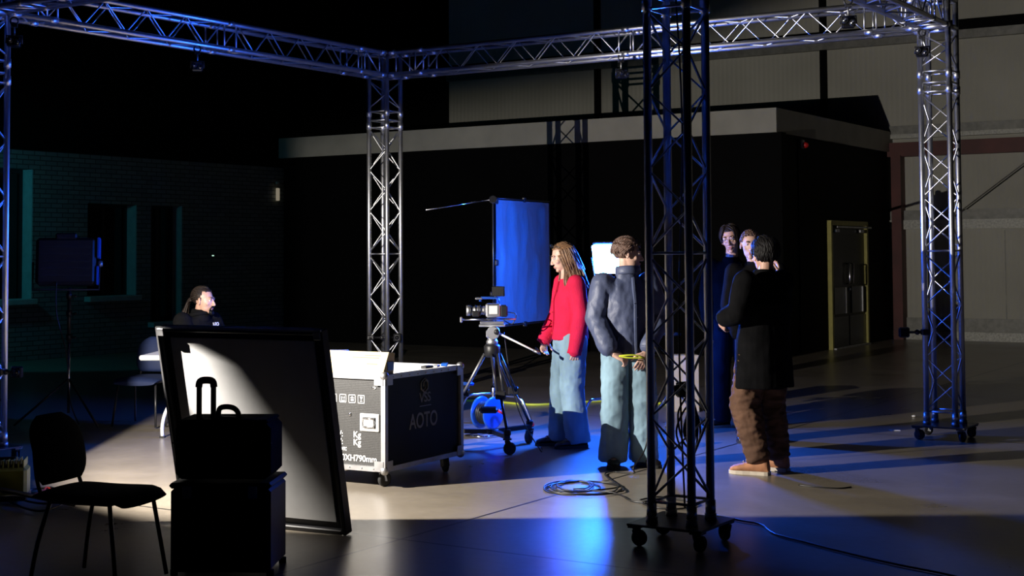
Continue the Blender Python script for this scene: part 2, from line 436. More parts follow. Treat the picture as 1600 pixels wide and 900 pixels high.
# black painted office block with a pale fascia
blk = setp('wall_block', MB().box(((aL+aA)/2 + .1, bA + .1, 1.74), (aA-aL-.2+.2, .2, 3.48)).box((aA - .1, (bA+bR)/2 + .1, 1.74), (.2, bR-bA-.2, 3.48)), 'block_black')
f1 = MB()
f1.box(((aL+aA)/2, bA + .06, 3.665), (aA-aL+.08, .20, .38)).box((aA - .06, (bA+bR)/2 + .08, 3.665), (.20, bR-bA-.16, .38))
setp('trim_1', f1, 'fascia')
setp('trim_2', MB().box(((aL+aA)/2 - .1, (bA+bR)/2 + .1, 3.80), (aA-aL-.24, bR-bA-.24, .08)), 'block_black')
# lighter board seam on the short black face
sm = MB(); sm.box((aA + .008, bA + .95, 1.74), (.016, .04, 3.4)); setp('trim_3', sm, 'block_black')

# double door in the short face
d0, d1 = bA + 2.17, bA + 4.02
door = setp('door_1', MB().box((aA + .01, (d0+d1)/2, 1.04), (.05, d1-d0-.12, 2.04)), 'door_dark')
fr = MB()
for b in (d0 + .03, d1 - .03): fr.box((aA + .03, b, 1.06), (.12, .07, 2.12))
fr.box((aA + .03, (d0+d1)/2, 2.11), (.12, d1-d0, .08)); fr.build('door_frame', 'frame_yellow', door)
mid = (d0+d1)/2
for sgn in (-1, 1):
    c = mid + sgn*.43
    MB().box((aA + .045, c, .28), (.012, .80, .50)).build('kick_plate', 'door_panel', door)
    MB().box((aA + .045, c - .02, .80), (.02, .56, .46), bev=.006).build('lower_panel', 'door_panel', door)
    MB().box((aA + .06, c + .25, .80), (.02, .05, .44)).build('panel_highlight', 'alu_dull', door)  # bright strip: the panel's vertical highlight built as a part
    h = MB(); h.tube([(aA+.04, mid+sgn*.09, 1.08), (aA+.10, mid+sgn*.09, 1.08), (aA+.10, mid+sgn*.09, 1.42), (aA+.04, mid+sgn*.09, 1.42)], .014)
    h.build('door_handle', 'chrome', door)
    MB().box((aA + .07, mid + sgn*.62, 1.98), (.06, .16, .06), bev=.01).build('door_closer', 'alu_dull', door)
MB().box((aA + .075, mid + .25, 2.045), (.03, 1.75, .03)).build('closer_rail', 'alu_dull', door)
MB().box((aA + .06, mid, .012), (.14, d1-d0-.1, .02)).build('threshold', 'alu_dull', door)
MB().ball((aA + .05, mid + .02, .98), .03).build('door_lock', 'alu_dull', door)

# alarm beacon under the fascia
t = thing('alarm_beacon', 'small red and white alarm beacon under the fascia of the black block', 'alarm', Wd(aA, bA + 1.1, 3.36), ANG)
MB().box((.02, 0, 0), (.04, .10, .14), bev=.01).build('back_box', 'white_plastic', t)
MB().lathe([(.045, 0), (.05, .03), (.03, .07), (0.001, .08)], (.04, 0, -.02), (1, 0, 0)).build('red_lens', 'red_plastic', t)

# rear wall: rails, seams, steel
def rail(name, z0, z1, dep, m, a0=aA, a1=aE):
    return setp(name, MB().box(((a0+a1)/2, bR - dep/2, (z0+z1)/2), (a1-a0, dep, z1-z0)), m)
rail('trim_4', 0, .16, .10, 'girt_light'); rail('trim_5', .16, .40, .05, 'girt')
rail('trim_6', 2.03, 2.20, .14, 'girt_light'); rail('trim_7', 2.20, 2.38, .10, 'girt')
rail('trim_8', 3.38, 3.64, .22, 'red_steel')
rail('trim_9', 3.72, 3.80, .14, 'girt_light', aA - .0); rail('trim_10', 3.80, 3.96, .10, 'girt')
rail('trim_11', 5.50, 5.66, .12, 'girt', aL, aE); rail('trim_12', 5.66, 5.86, .06, 'ceiling', aL, aE)
setp('trim_13', MB().box((aA + .17, bR - .14, 1.7), (.18, .26, 3.4)), 'red_steel')
for i, a in enumerate((aA - 1.27, aA - 6.24, aA - 11.5)):
    setp('trim_%d' % (14+i), MB().box((a, bR - .05, HT/2 + 1.9), (.12, .10, HT - 3.8)), 'ceiling')
for i, a in enumerate((aA + .15+.95, aA + 2.05)):
    setp('trim_%d' % (17+i), MB().box((a, bR - .004, 1.2), (.02, .008, 1.6)), 'girt')
setp('trim_19', MB().cyl((aA + 1.2, bR - .2, 2.25), (aA + 4.2, bR - .2, 4.45), .012, n=8), 'girt')

# small far-off lights
t = thing('wall_lamp', 'tiny dim wall lamp below the left end of the long fascia', 'lamp', Wd(aL + .02, bB - .12, 2.80), ANG)
MB().box((.03, 0, -.02), (.05, .07, .24), bev=.01).build('lamp_glass', emit_mat('dim warm glow', (1, .85, .6), .2), t)
MB().box((.02, 0, .2), (.05, .06, .05), bev=.008).build('cap', 'white_plastic', t)
t = thing('indicator_light', 'tiny pale green indicator light on the dark wall above the seated man', 'light', Wd(aL + .01, bB - 1.85, 1.62), ANG)
MB().box((.02, 0, 0), (.03, .06, .04), bev=.006).build('housing', 'black', t)
MB().box((.038, 0, 0), (.008, .045, .018)).build('lamp_lens', emit_mat('pale green glow', (.6, 1, .8), 1.0), t)

# ================================================================== THE TRUSS
CC = .124; RC = .0245; ZB = 3.612; ZT = 3.858
P_back = V((-1.4137, 15.9671, 0)); P_right = V((3.7801, 12.6580, 0)); P_left = V((-4.2451, 11.5232, 0)); P_near = V((.9487, 8.2141, 0))
def zigzag(p0, p1, q0, q1, pitch, start=0):
    """bent rod between chord p (p0->p1) and chord q"""
    L = (p1 - p0).length; n = max(2, round(L/pitch)); pts = []
    for i in range(n+1):
        t = i/n
        pts.append(p0.lerp(p1, t) if (i + start) % 2 == 0 else q0.lerp(q1, t))
    return MB().tube(pts, .0085, 7)
def caster(parent, x, y, ztop, r=.042, m='black_rubber', yaw=0.):
    c = MB(); c.box((x, y, ztop - .006), (.07, .07, .012)); c.cyl((x, y, ztop), (x, y, ztop - .03), .02)
    dx, dy = cos(yaw), sin(yaw)
    px, py = -dy, dx
    for s in (-1, 1):
        c.bar((x + px*s*.022, y + py*s*.022, ztop - .02), (x + px*s*.022 + dx*.02, y + py*s*.022 + dy*.02, r - .01), .006, .03)
    ob = c.build('caster', 'black_metal', parent)
    w = MB(); ax = V((px, py, 0)); w.lathe([(r*.75, -.015), (r, -.011), (r, .011), (r*.75, .015)], (x + dx*.02, y + dy*.02, r), ax, 20)
    w.build('wheel', m, ob)
    return ob
def tower(P, label):
    t = thing('truss_tower', label, 'truss', P, ANG, 'vertical truss towers of the square rig')
    z0 = .13; corners = [(-CC, -CC), (CC, -CC), (CC, CC), (-CC, CC)]
    for x, y in corners:
        mb = MB().tube([(x, y, z0), (x, y, ZT)], RC, 14)
        for z in (.20, 3.06, 3.20): mb.tube([(x, y, z-.035), (x, y, z+.035)], RC*1.22, 14)
        mb.build('chord', 'alu', t)
    for i in range(4):
        x0, y0 = corners[i]; x1, y1 = corners[(i+1) % 4]
        b = zigzag(V((x0, y0, .26)), V((x0, y0, 1.62)), V((x1, y1, .26)), V((x1, y1, 1.62)), .243, i % 2)
        c = zigzag(V((x0, y0, 1.66)), V((x0, y0, 3.02)), V((x1, y1, 1.66)), V((x1, y1, 3.02)), .243, i % 2)
        d = zigzag(V((x0, y0, 3.26)), V((x0, y0, 3.56)), V((x1, y1, 3.26)), V((x1, y1, 3.56)), .15, i % 2)
        m = MB()
        for q in (b, c, d): m.add(q.v, q.f, True)
        for z in (.24, 1.64, 3.04, 3.12, 3.22): m.tube([(x0, y0, z), (x1, y1, z)], .0085, 7)
        m.build('lattice', 'alu', t)
    for z in (ZB, ZT):
        m = MB()
        for i in range(4):
            x0, y0 = corners[i]; x1, y1 = corners[(i+1) % 4]
            m.tube([(x0, y0, z), (x1, y1, z)], RC, 12); m.ball((x0, y0, z), RC*1.08, nu=12, nv=8)
        m.build('corner_frame', 'alu', t)
    MB().box((0, 0, .118), (.46, .46, .014), bev=.003).build('base_plate', 'black_metal', t)
    for x, y in corners: MB().cyl((x, y, .125), (x, y, .16), .034).build('base_coupler', 'alu_dull', t)
    for i, (x, y) in enumerate(((-.19, -.19), (.19, -.19), (.19, .19), (-.19, .19))): caster(t, x, y, .112, .045, yaw=i*1.3)
    return t
tower(P_near, 'tall dark truss tower on casters standing nearest the camera, in front of the jacketed man')
tower(P_back, 'bright silver truss tower behind the white flight case')
tower(P_right, 'silver and blue lit truss tower at the right, in front of the pale cladding')
tower(P_left, 'blue edged truss tower at the far left edge of the photo')

def beam(P, Q, label, joint=.5):
    d = (Q - P); L = d.length - 2*CC; ang = atan2(d.y, d.x)
    t = thing('truss_beam', label, 'truss', P, ang, 'horizontal truss beams of the square rig')
    x0, x1 = CC + .03, CC + L - .03; xm = x0 + (x1-x0)*joint
    ch = [(-CC, ZB), (CC, ZB), (CC, ZT), (-CC, ZT)]
    for y, z in ch:
        m = MB().tube([(x0, y, z), (x1, y, z)], RC, 14)
        for x in (x0 + .04, x0 + .42, xm, x1 - .42, x1 - .04): m.tube([(x-.04, y, z), (x+.04, y, z)], RC*1.2, 12)
        m.build('chord', 'alu', t)
    for i in range(4):
        a = ch[i]; b = ch[(i+1) % 4]; m = MB()
        for s0, s1 in ((x0 + .50, xm - .1), (xm + .1, x1 - .50)):
            q = zigzag(V((s0, *a)), V((s1, *a)), V((s0, *b)), V((s1, *b)), .243 if i % 2 else .243, i % 2); m.add(q.v, q.f, True)
        for x in (x0 + .1, x0 + .36, x0 + .47, xm - .08, xm + .08, x1 - .47, x1 - .36, x1 - .1): m.tube([(x, *a), (x, *b)], .0085, 7)
        for s0, s1 in ((x0 + .1, x0 + .36), (x1 - .36, x1 - .1)): m.tube([(s0, *a), (s1, *b)], .0085, 7)
        m.build('lattice', 'alu', t)
    return t
beam(P_back, P_left, 'blue lit truss beam running from the back tower to the upper left corner', .49)
beam(P_back, P_right, 'silver truss beam running from the back tower to the right tower', .505)
beam(P_right, P_near, 'truss beam passing out of the top of the photo above the right tower')
beam(P_left, P_near, 'unlit truss beam along the top left edge of the photo')
# chain / cable hanging beside the near tower
tag(MB().tube(smoothpath([P_near + V((-.02, .02, 3.5)), P_near + V((.03, .01, 2.4)), P_near + V((.0, .02, 1.2)), P_near + V((.02, 0, .2))], 6), .006, 6).build('hanging_cable', 'cable'),
    'thin black cable hanging down inside the nearest truss tower', 'cable')

def tracking_camera(P, yaw, label):
    """small twin-lens camera hanging from a beam"""
    t = thing('tracking_camera', label, 'camera', P, yaw, 'small twin lens cameras hung from the truss beams')
    m = MB(); m.tube([(.03*cos(k*pi/8), 0, .17 + .03*sin(k*pi/8)) for k in range(17)], .007, 8, closed=False)
    m.box((0, 0, .13), (.05, .04, .02)); m.build('clamp', 'black_metal', t)
    MB().cyl((0, 0, .13), (0, 0, .05), .008).build('drop_arm', 'alu_dull', t)
    MB().tube([(-.06, 0, -.01), (-.06, 0, .05), (.06, 0, .05), (.06, 0, -.01)], .007, 8).build('yoke', 'black_metal', t)
    MB().box((0, -.005, 0), (.105, .09, .085), bev=.012).build('camera_body', 'black_gloss', t)
    for s in (-1, 1):
        l = MB().lathe([(.024, 0), (.026, .02), (.022, .024)], (s*.028, -.05, -.01*s), (0, -1, 0), 20).build('lens', 'steel_dark', t)
        MB().ball((s*.028, -.066, -.01*s), (.018, .012, .018), nu=16, nv=10).build('front_glass', 'chrome', l)
    return t
tracking_camera(P_back - UX*3.02 + VX*CC + V((0, 0, 3.395)), radians(10), 'small black twin lens camera hanging under the blue lit beam')
tracking_camera(P_back + VX*3.05 - UX*CC + V((0, 0, 3.41)), radians(25), 'small black twin lens camera hanging under the silver right hand beam')
tracking_camera(at(22, 66, 11.35), radians(15), 'small black twin lens camera beside the far left tower')
tracking_camera(at(1441, 82, 12.35), radians(-20), 'small blue glinting twin lens camera against the top of the right tower')
tracking_camera(P_right - UX*1.98 - VX*CC + V((0, 0, 3.41)), radians(-10), 'small twin lens camera at the upper right edge, cut by the top of the photo')

def column_camera(P, yaw, label, reach=.22, flip=1):
    """camera on a clamp arm fixed to a tower; P = clamp point on the tube, arm along local +x"""
    t = thing('clamped_camera', label, 'camera', P, yaw, 'cameras clamped low on the truss towers')
    m = MB(); m.box((0, 0, 0), (.075, .075, .05), bev=.01); m.cyl((0, -.03, 0), (0, -.075, 0), .008); m.ball((0, -.08, 0), .014); m.build('tube_clamp', 'black_metal', t)
    MB().cyl((.03, 0, 0), (reach, 0, 0), .011).build('arm', 'steel_dark', t)
    MB().ball((reach*.5, 0, 0), .024).build('ball_joint', 'black_metal', t)
    MB().box((reach + .045, 0, 0), (.09, .05, .09), bev=.01).build('camera_body', 'black_gloss', t)
    l = MB(); l.tube([(reach + .045 + .028*cos(k*pi/10), -.028, .028*sin(k*pi/10)) for k in range(20)], .005, 8, closed=True); l.build('lens_ring', 'steel_dark', t)
    MB().lathe([(.022, 0), (.02, .012), (.001, .016)], (reach + .045, -.022, 0), (0, -1, 0), 20).build('lens', 'black_gloss', t)
    return t
def corner(P, su, sv): return P + UX*CC*su + VX*CC*sv
column_camera(corner(P_back, -1, -1) + V((.02, -.05, .72)), radians(-3), 'small square clamped camera beside the bright back tower', .12 + .13)
column_camera(corner(P_right, -1, -1) + V((0, -.0, .93)), radians(180), 'black camera on a clamp sticking out left of the right tower', .14)
column_camera(corner(P_near, 1, -1) + V((.02, .06, .84)), radians(20), 'black clamped camera with dangling cable inside the nearest tower', .03)
column_camera(corner(P_left, 1, 1) + V((-.02, -.04, .72)), radians(-10), 'black camera clamped to the far left tower at the edge of the photo', .1)
m = MB(); c = corner(P_near, 1, -1) + V((.10, .05, .80))
m.tube(smoothpath([c, c + V((-.05, .0, -.10)), c + V((-.02, .02, -.26)), c + V((.05, .0, -.30)), c + V((.06, 0, -.12)), c + V((.01, 0, -.05)), c + V((-.06, .01, -.2)), c + V((0, 0, -.34)), c + V((.08, 0, -.22)), c + V((.04, 0, -.02))]), .006, 7)
m.tube(smoothpath([c + V((.02, .0, -.08)), c + V((-.01, .0, -.20)), c + V((.03, .0, -.27)), c + V((.05, 0, -.15)), c + V((.02, .0, -.08))]), .014, 7)
tag(m.build('cable_bundle', 'cable'), 'looped black cable bundle hanging under the camera of the nearest tower', 'cable')

# ================================================================== FLIGHT CASE
def rotR(rx, rz): return Matrix.Rotation(rz, 3, 'Z') @ Matrix.Rotation(rx, 3, 'X')
C0 = V((-.904, 10.139, 0)); cz0, cz1 = .125, .785
case = thing('flight_case', 'large open black flight case with metal edges and AOTO lettering, on casters', 'case', C0, radians(-30))
W_, L_ = .79, 1.0; tk = .018
m = MB()  # board shell, open on top
m.box((-W_/2, .012, (cz0+cz1)/2), (W_-.02, tk, cz1-cz0-.02)); m.build('front_board', 'casepanel', case)
MB().box((-.012, L_/2, (cz0+cz1)/2), (tk, L_-.04, cz1-cz0-.02)).build('side_board', 'black_board', case)
MB().box((-W_+.012, L_/2, (cz0+cz1)/2), (tk, L_-.04, cz1-cz0-.02)).build('side_board', 'black', case)
MB().box((-W_/2, L_-.012, (cz0+cz1)/2), (W_-.02, tk, cz1-cz0-.02)).build('rear_board', 'black', case)
MB().box((-W_/2, L_/2, cz0 + .012), (W_-.02, L_-.02, tk)).build('case_floor', 'black', case)
MB().box((-W_/2, L_/2, cz1 - .11), (W_-.05, L_-.05, .06)).build('foam_insert', 'black_cloth', case)
# white inner lining just under the rim
li = MB(); li.box((-.026, L_/2, cz1-.05), (.006, L_-.06, .1)).box((-W_+.026, L_/2, cz1-.05), (.006, L_-.06, .1)).box((-W_/2, L_-.026, cz1-.05), (W_-.06, .006, .1)).box((-W_/2, .026, cz1-.05), (W_-.06, .006, .1))
li.build('lining', 'white_metal', case)
def edge(p, q, w=.034):
    mb = MB(); mb.bar(p, q, w, w); return mb.build('edge_profile', 'alu_dull', case)
for z in (cz0 + .008, cz1 - .008):
    for p, q in (((0, 0), (-W_, 0)), ((0, 0), (0, L_)), ((-W_, 0), (-W_, L_)), ((0, L_), (-W_, L_))): edge((*p, z), (*q, z))
for x, y in ((0, 0), (-W_, 0), (0, L_), (-W_, L_)): edge((x, y, cz0), (x, y, cz1), .036)
for x, y in ((0, 0), (-W_, 0), (0, L_), (-W_, L_)):
    for z in (cz0, cz1): 
        b = MB(); b.ball((x, y, z), .032, nu=14, nv=10)
        sx = -1 if x == 0 else 1; sy = 1 if y == 0 else -1; sz = 1 if z == cz0 else -1
        b.box((x + sx*.035, y - sy*.019, z + sz*.03), (.075, .006, .07)).box((x - sx*.019, y + sy*.035, z + sz*.03), (.006, .075, .07))
        b.build('ball_corner', 'alu_dull', case)
rv = MB()
for k in range(9): rv.ball((.019, .08 + k*.105, cz1 - .012), .006, nu=8, nv=6)
for k in range(7): rv.ball((-.08 - k*.105, -.019, cz0 + .01), .006, nu=8, nv=6)
rv.build('rivets', 'chrome', case)
# recessed handle on the bright face
m = MB(); m.box((-.125, -.004, .455), (.165, .012, .125), bev=.02); hd = m.build('handle_dish', 'white_metal', case)
MB().box((-.125, -.011, .455), (.115, .006, .075), bev=.004).build('handle_recess', 'black', hd)
MB().tube([(-.175, -.014, .455), (-.172, -.02, .425), (-.078, -.02, .425), (-.075, -.014, .455), (-.078, -.02, .482), (-.172, -.02, .482)], .006, 8, closed=True).build('handle_grip', 'chrome', hd)
MB().box((-.125, -.017, .455), (.085, .006, .05), bev=.003).build('handle_pad', 'white_metal', hd)
for x, z in ((-.30, .505), (-.085, .185), (-.055+-.04, .70)):
    MB().lathe([(.012, 0), (.012, .006), (.004, .008)], (x, .003, z), (0, -1, 0), 14).build('panel_rivet', 'chrome', case)
# writing on the bright face (normal -y)
RF = rotR(radians(90), 0)
def put(txt, x, z, s, al='CENTER', m_='white_print', lab=None): return text_mesh('printed_text', txt, s, m_, case, RF, (x, .001, z), .001, al, lab)
put('Kg', -.27, .362, .062, 'LEFT'); put('Kg', -.27, .308, .062, 'LEFT')
put('G.W:', -.36, .362, .058, 'RIGHT'); put('N.W:', -.36, .308, .058, 'RIGHT'); put('Dimension:', -.325, .262, .052, 'RIGHT')
put('W790XH790mm', -.065, .196, .062, 'RIGHT', lab='white printed size reading 790XH790mm')
def icon(x, z, kind):
    m = MB(); s = .027; w = .004; y = .0012
    for a, b in (((-s, -s), (s, -s)), ((s, -s), (s, s)), ((s, s), (-s, s)), ((-s, s), (-s, -s))):
        m.bar((x+a[0], y, z+a[1]), (x+b[0], y, z+b[1]), w, w)
    if kind == 0:      # umbrella
        m.prism([(x + .02*cos(pi*k/8), z + .004 + .014*sin(pi*k/8)) for k in range(9)], y-.001, y+.001); m.bar((x, y, z+.004), (x, y, z-.016), .004, .003)
    if kind == 1:      # two upward arrows
        for q in (-.01, .01):
            m.bar((x+q, y, z-.012), (x+q, y, z+.006), .004, .003); m.prism([(x+q-.007, z+.004), (x+q+.007, z+.004), (x+q, z+.016)], y-.001, y+.001)
        m.bar((x-.018, y, z-.017), (x+.018, y, z-.017), .004, .003)
    if kind == 2:      # stacking block
        m.prism([(x-.012, z-.016), (x+.012, z-.016), (x+.012, z+.0), (x-.012, z+.0)], y-.001, y+.001); m.prism([(x-.018, z+.006), (x+.018, z+.006), (x, z+.018)], y-.001, y+.001)
    if kind == 3:      # glass
        m.prism([(x-.014, z+.017), (x+.014, z+.017), (x+.004, z-.001), (x-.004, z-.001)], y-.001, y+.001); m.bar((x, y, z), (x, y, z-.013), .004, .003); m.bar((x-.01, y, z-.015), (x+.01, y, z-.015), .004, .003)
    m.build('handling_symbol', 'white_print', case)
for k, x in enumerate((-.445, -.36, -.28, -.20)): icon(x, .615, k)
m = MB(); m.prism([(-.10, .70), (-.085, .69), (-.07, .70), (-.085, .71)], -.003, .001); m.build('small_mark', 'white_print', case)
# writing on the dark side (normal +x)
RS = Matrix.Rotation(radians(90), 3, 'Z') @ Matrix.Rotation(radians(90), 3, 'X')
text_mesh('printed_text', 'AOTO', .155, 'grey_print', case, RS, (-.002, .50, .425), .0015, 'CENTER', 'grey AOTO lettering', .82)
text_mesh('printed_text', 'VSS', .098, 'grey_print', case, RS, (-.002, .52, .590), .0015, 'CENTER', 'grey VSS lettering', 1.0)
MB().box((.0, .52, .532), (.002, .15, .006)).build('printed_line', 'grey_print', case)
m = MB(); c = V((-.001, .51, .682))
def hexa(r, o, pts): return [c + V((0, r*cos(radians(30+60*k)) + o[0], r*sin(radians(30+60*k)) + o[1])) for k in pts]
m.tube(hexa(.052, (0, 0), [1, 2, 3, 4]), .006, 6); m.tube(hexa(.052, (0, 0), [4, 5, 6, 7]), .006, 6)
m.tube(hexa(.03, (.016, .006), [0, 1, 2, 3]), .005, 6); m.tube(hexa(.03, (-.016, -.006), [3, 4, 5, 6]), .005, 6)
m.build('hexagon_logo', 'grey_print', case)
for x, y, yw in ((-.07, .07, 1.2), (-.07, L_-.12, -.6), (-W_+.08, .07, .5), (-W_+.08, L_-.1, 2.)): caster(case, x, y, cz0, .05, yaw=yw)

# cream carton on the near rim
t = thing('cream_carton', 'cream box with slanted front lying on the corner of the flight case', 'box', C0 + V((0, 0, cz1+.006)), radians(-30))
prof = [(.0, 0), (.12, 0), (.14, .15), (.065, .158), (0, .03)]
vs = [(x, y, z) for x in (-.62, -.03) for y, z in prof]
m = MB(); n = len(prof)
vs = [(-.62, y - .01, z) for y, z in prof] + [(-.0, y - .01, z) for y, z in prof]
m.add(vs, [tuple(range(n))[::-1], tuple(range(n, 2*n))] + [(i, (i+1) % n, n+(i+1) % n, n+i) for i in range(n)])
m.build('box_shell', 'cream', t)
slope = atan2(.128, .065)
RT = Matrix.Rotation(slope, 3, 'X') @ Matrix.Rotation(pi, 3, 'Z')
for k_, (xa, xb, u) in enumerate(((-.20, -.06, .80), (-.30, -.07, .68), (-.16, -.07, .35))):
    MB().box(((xa+xb)/2, .065*u - .0115, .03 + .128*u), (xb-xa, .0015, .006), R=Matrix.Rotation(slope - pi/2, 3, 'X')).build('printed_line', 'dark_print', t)
MB().box((.0+.002, .07, .06), (.008, .07, .06)).build('end_flap', 'blue_plastic', t)
# small things lying on the far rim
for k, (y, x, s, mm, lab, cat, nm) in enumerate(((.62, -.05, (.05, .10, .02), 'black', 'small black radio lying on the rim of the flight case', 'radio', 'radio'),
        (.74, -.045, (.04, .06, .018), 'alu_dull', 'small silver tin lying on the rim of the flight case', 'tin', 'metal_tin'),
        (.86, -.05, (.05, .09, .022), 'blue_plastic', 'small blue block on the far end of the case rim', 'block', 'plastic_block'))):
    o = MB().box((0, 0, s[2]/2), s, bev=.004).build(nm, mm); o.location = C0 + V((x*.866 + y*.5, -x*.5 + y*.866, cz1+.009)); o.rotation_euler = (0, 0, radians(-30 + k*14)); tag(o, lab, cat)

# ================================================================== LEANING FRAMED BOARD
e1 = V((.891, -.454, 0)).normalized(); rzp = atan2(e1.y, e1.x)
BLp = V((-.978, 8.48, 0)) - e1*1.208
board = thing('framed_board', 'large black framed board with a white sheet leaning behind the black luggage', 'board', BLp, rzp, None, radians(12))
bw, bh = 1.208, 1.235
def fbar(x0, z0, x1, z1, n_='frame_rail'):
    MB().box(((x0+x1)/2, .03, (z0+z1)/2), (abs(x1-x0), .070, abs(z1-z0)), bev=.006).build(n_, 'black_metal', board)
fbar(0, 0, .03, bh); fbar(bw-.03, 0, bw, bh); fbar(.03, 0, bw-.03, .03); fbar(.03, bh-.03, bw-.03, bh)
MB().box((bw/2, .034, bh/2), (bw-.05, .012, bh-.05)).build('back_sheet', 'black', board)
MB().box((bw/2, .022, bh/2), (bw-.15, .008, bh-.14)).build('white_sheet', 'white_sheet', board)
b = MB(); b.bar((.0, -.008, bh), (bw, -.008, bh), .012, .012); b.bar((0, -.008, 0), (0, -.008, bh), .010, .012); b.build('edge_trim', 'alu_dull', board)
for x, z in ((.03, bh-.03), (bw-.03, bh-.03)): MB().box((x, -.012, z), (.05, .01, .05), bev=.004).build('corner_bracket', 'alu_dull', board)

# ================================================================== LUGGAGE (silhouettes in front)
TX, TY = -1.495, 7.62
tr = thing('chair_stand_in', 'large black trunk shape standing in for the chair under the trolley bag', 'trunk', (TX, TY, 0), radians(-3))
MB().box((0, 0, .235), (.52, .40, .43), bev=.02).build('trunk_body', 'black_board', tr)  # trunk shape put in place of the chair below the bag
MB().box((0, 0, .462), (.53, .41, .03), bev=.012).build('trunk_lid', 'black_board', tr)
for x in (-.17, .17):
    MB().box((x, -.206, .43), (.05, .012, .07), bev=.004).build('latch', 'chrome', tr)
for x, y in ((-.25, -.15), (.25, -.15), (-.25, .15), (.25, .15)): MB().cyl((x, y, 0), (x, y, .03), .02).build('rubber_foot', 'black_rubber', tr)
MB().tube([(-.08, -.20, .25), (-.08, -.225, .25), (.08, -.225, .25), (.08, -.20, .25)], .009, 8).build('front_handle', 'black', tr)
sc_ = thing('rolling_suitcase', 'black trolley bag with raised telescopic handle standing on the chair stand-in', 'suitcase', (TX+.0, TY, .477), radians(-3))
MB().box((.0, .0, .155), (.50, .33, .29), bev=.03).build('bag_body', 'black_cloth', sc_)
MB().box((.0, .0, .305), (.47, .29, .02), bev=.01).build('bag_lid', 'black_cloth', sc_)
MB().tube(smoothpath([(-.035, -.10, .31), (-.03, -.10, .365), (.0, -.10, .378), (.045, -.10, .372), (.07, -.10, .345), (.072, -.10, .31)], 4), .014, 8).build('carry_handle', 'black', sc_)
h = MB()
for x in (-.150, -.074): h.bar((x, -.05, .30), (x, -.05, .50), .034, .02)
h.build('handle_tubes', 'black', sc_)
MB().tube(smoothpath([(-.152, -.05, .475), (-.145, -.05, .505), (-.112, -.05, .512), (-.079, -.05, .505), (-.072, -.05, .475)], 4), (.019), 8).build('handle_grip', 'black', sc_)
zz = MB(); zz.tube([(-.26, -.169, .20), (.26, -.169, .20)], .004, 6); zz.build('zip', 'black_metal', sc_)
MB().box((.0, -.172, .10), (.40, .02, .14), bev=.012).build('front_pocket', 'black_cloth', sc_)
MB().ball((.02, -.12, .32), (.05, .03, .012)).build('luggage_tag', 'black', sc_)

# ================================================================== CHAIRS
def make_chair(label, seatm, loc, rz, group=None, h=.82):
    t = thing('stacking_chair', label, 'chair', loc, rz, group)
    # seat: dished pad, front at -y
    m = MB(); R_ = []
    for i in range(13):
        y = -.245 + i*.49/12; u = i/12
        zc = .455 + .02*u*(1-u)*-2 - (.035*(1 - u/.18)**2 if u < .18 else 0)
        w = .235*(1 - .12*(1-min(1, u*5))**2)
        hgt = .034*(1 - .45*(abs(u-.5)*2)**4)
        R_.append(((0, y, zc), (w, 0, 0), (0, 0, hgt)))
    m.rings(R_, 24); m.build('seat', seatm, t)
    m = MB(); R_ = []
    for i in range(13):
        u = i/12; z = .50 + .335*u; y = .235 + .085*u - .02*sin(pi*u)
        w = .215*(1 - .35*(abs(u-.45)*2)**4); d = .026*(1 - .4*(abs(u-.5)*2)**4)
        R_.append(((0, y, z), (w, 0, 0), (0, d, 0)))
    m.rings(R_, 24); m.build('backrest', seatm, t)
    for s in (-1, 1):
        MB().tube([(s*.19, -.17, .43), (s*.225, -.235, .01)], .011, 10).build('leg', 'black_metal', t)
        MB().tube(smoothpath([(s*.19, .17, .43), (s*.215, .225, .22), (s*.23, .26, .01)], 3), .011, 10).build('leg', 'black_metal', t)
        MB().tube(smoothpath([(s*.17, .12, .43), (s*.17, .22, .44), (s*.17, .262, .52), (s*.165, .285, .66)], 4), .010, 8).build('back_support', 'black_metal', t)
    f = MB()
    for s in (-1, 1): f.tube([(s*.19, -.18, .428), (s*.19, .18, .428)], .011, 8)
    f.tube([(-.19, -.17, .428), (.19, -.17, .428)], .011, 8); f.tube([(-.19, .17, .428), (.19, .17, .428)], .011, 8)
    f.build('seat_frame', 'black_metal', t)
    return t
ch = make_chair('black upholstered chair standing empty in the left foreground', 'black_cloth', (-2.08, 7.32, 0), radians(72))
make_chair('dark blue plastic chair half hidden behind the white table end', 'seat_blue', (-3.56, 13.97, 0), radians(-12))
make_chair('chair under the seated man, hidden behind the framed board', 'black_cloth', (-2.98, 13.86, 0), radians(58))

# ================================================================== TABLE
t = thing('folding_table', 'white folding table showing its end beside the framed board', 'table', (-2.45, 13.28, 0), radians(-2))
MB().box((0, 0, .72), (1.80, .70, .045), bev=.012).build('tabletop', 'white_plastic', t)
for s in (-1, 1):
    l = MB()
    for y in (-.24, .24):
        l.tube(smoothpath([(s*.55, y*.55, .70), (s*.56, y*.6, .45), (s*.66, y*1.15, .26), (s*.70, y*1.2, .12), (s*.70, y*1.2, .012)], 4), .016, 10)
    l.tube([(s*.59, -.17, .37), (s*.59, .17, .37)], .012, 8); l.tube([(s*.59, 0, .37), (s*.30, 0, .69)], .010, 8)
    l.build('folding_leg', 'white_metal', t)
    MB().box((s*.70, -.288, .008), (.045, .045, .016)).build('foot_cap', 'black_rubber', t); MB().box((s*.70, .288, .008), (.045, .045, .016)).build('foot_cap', 'black_rubber', t)

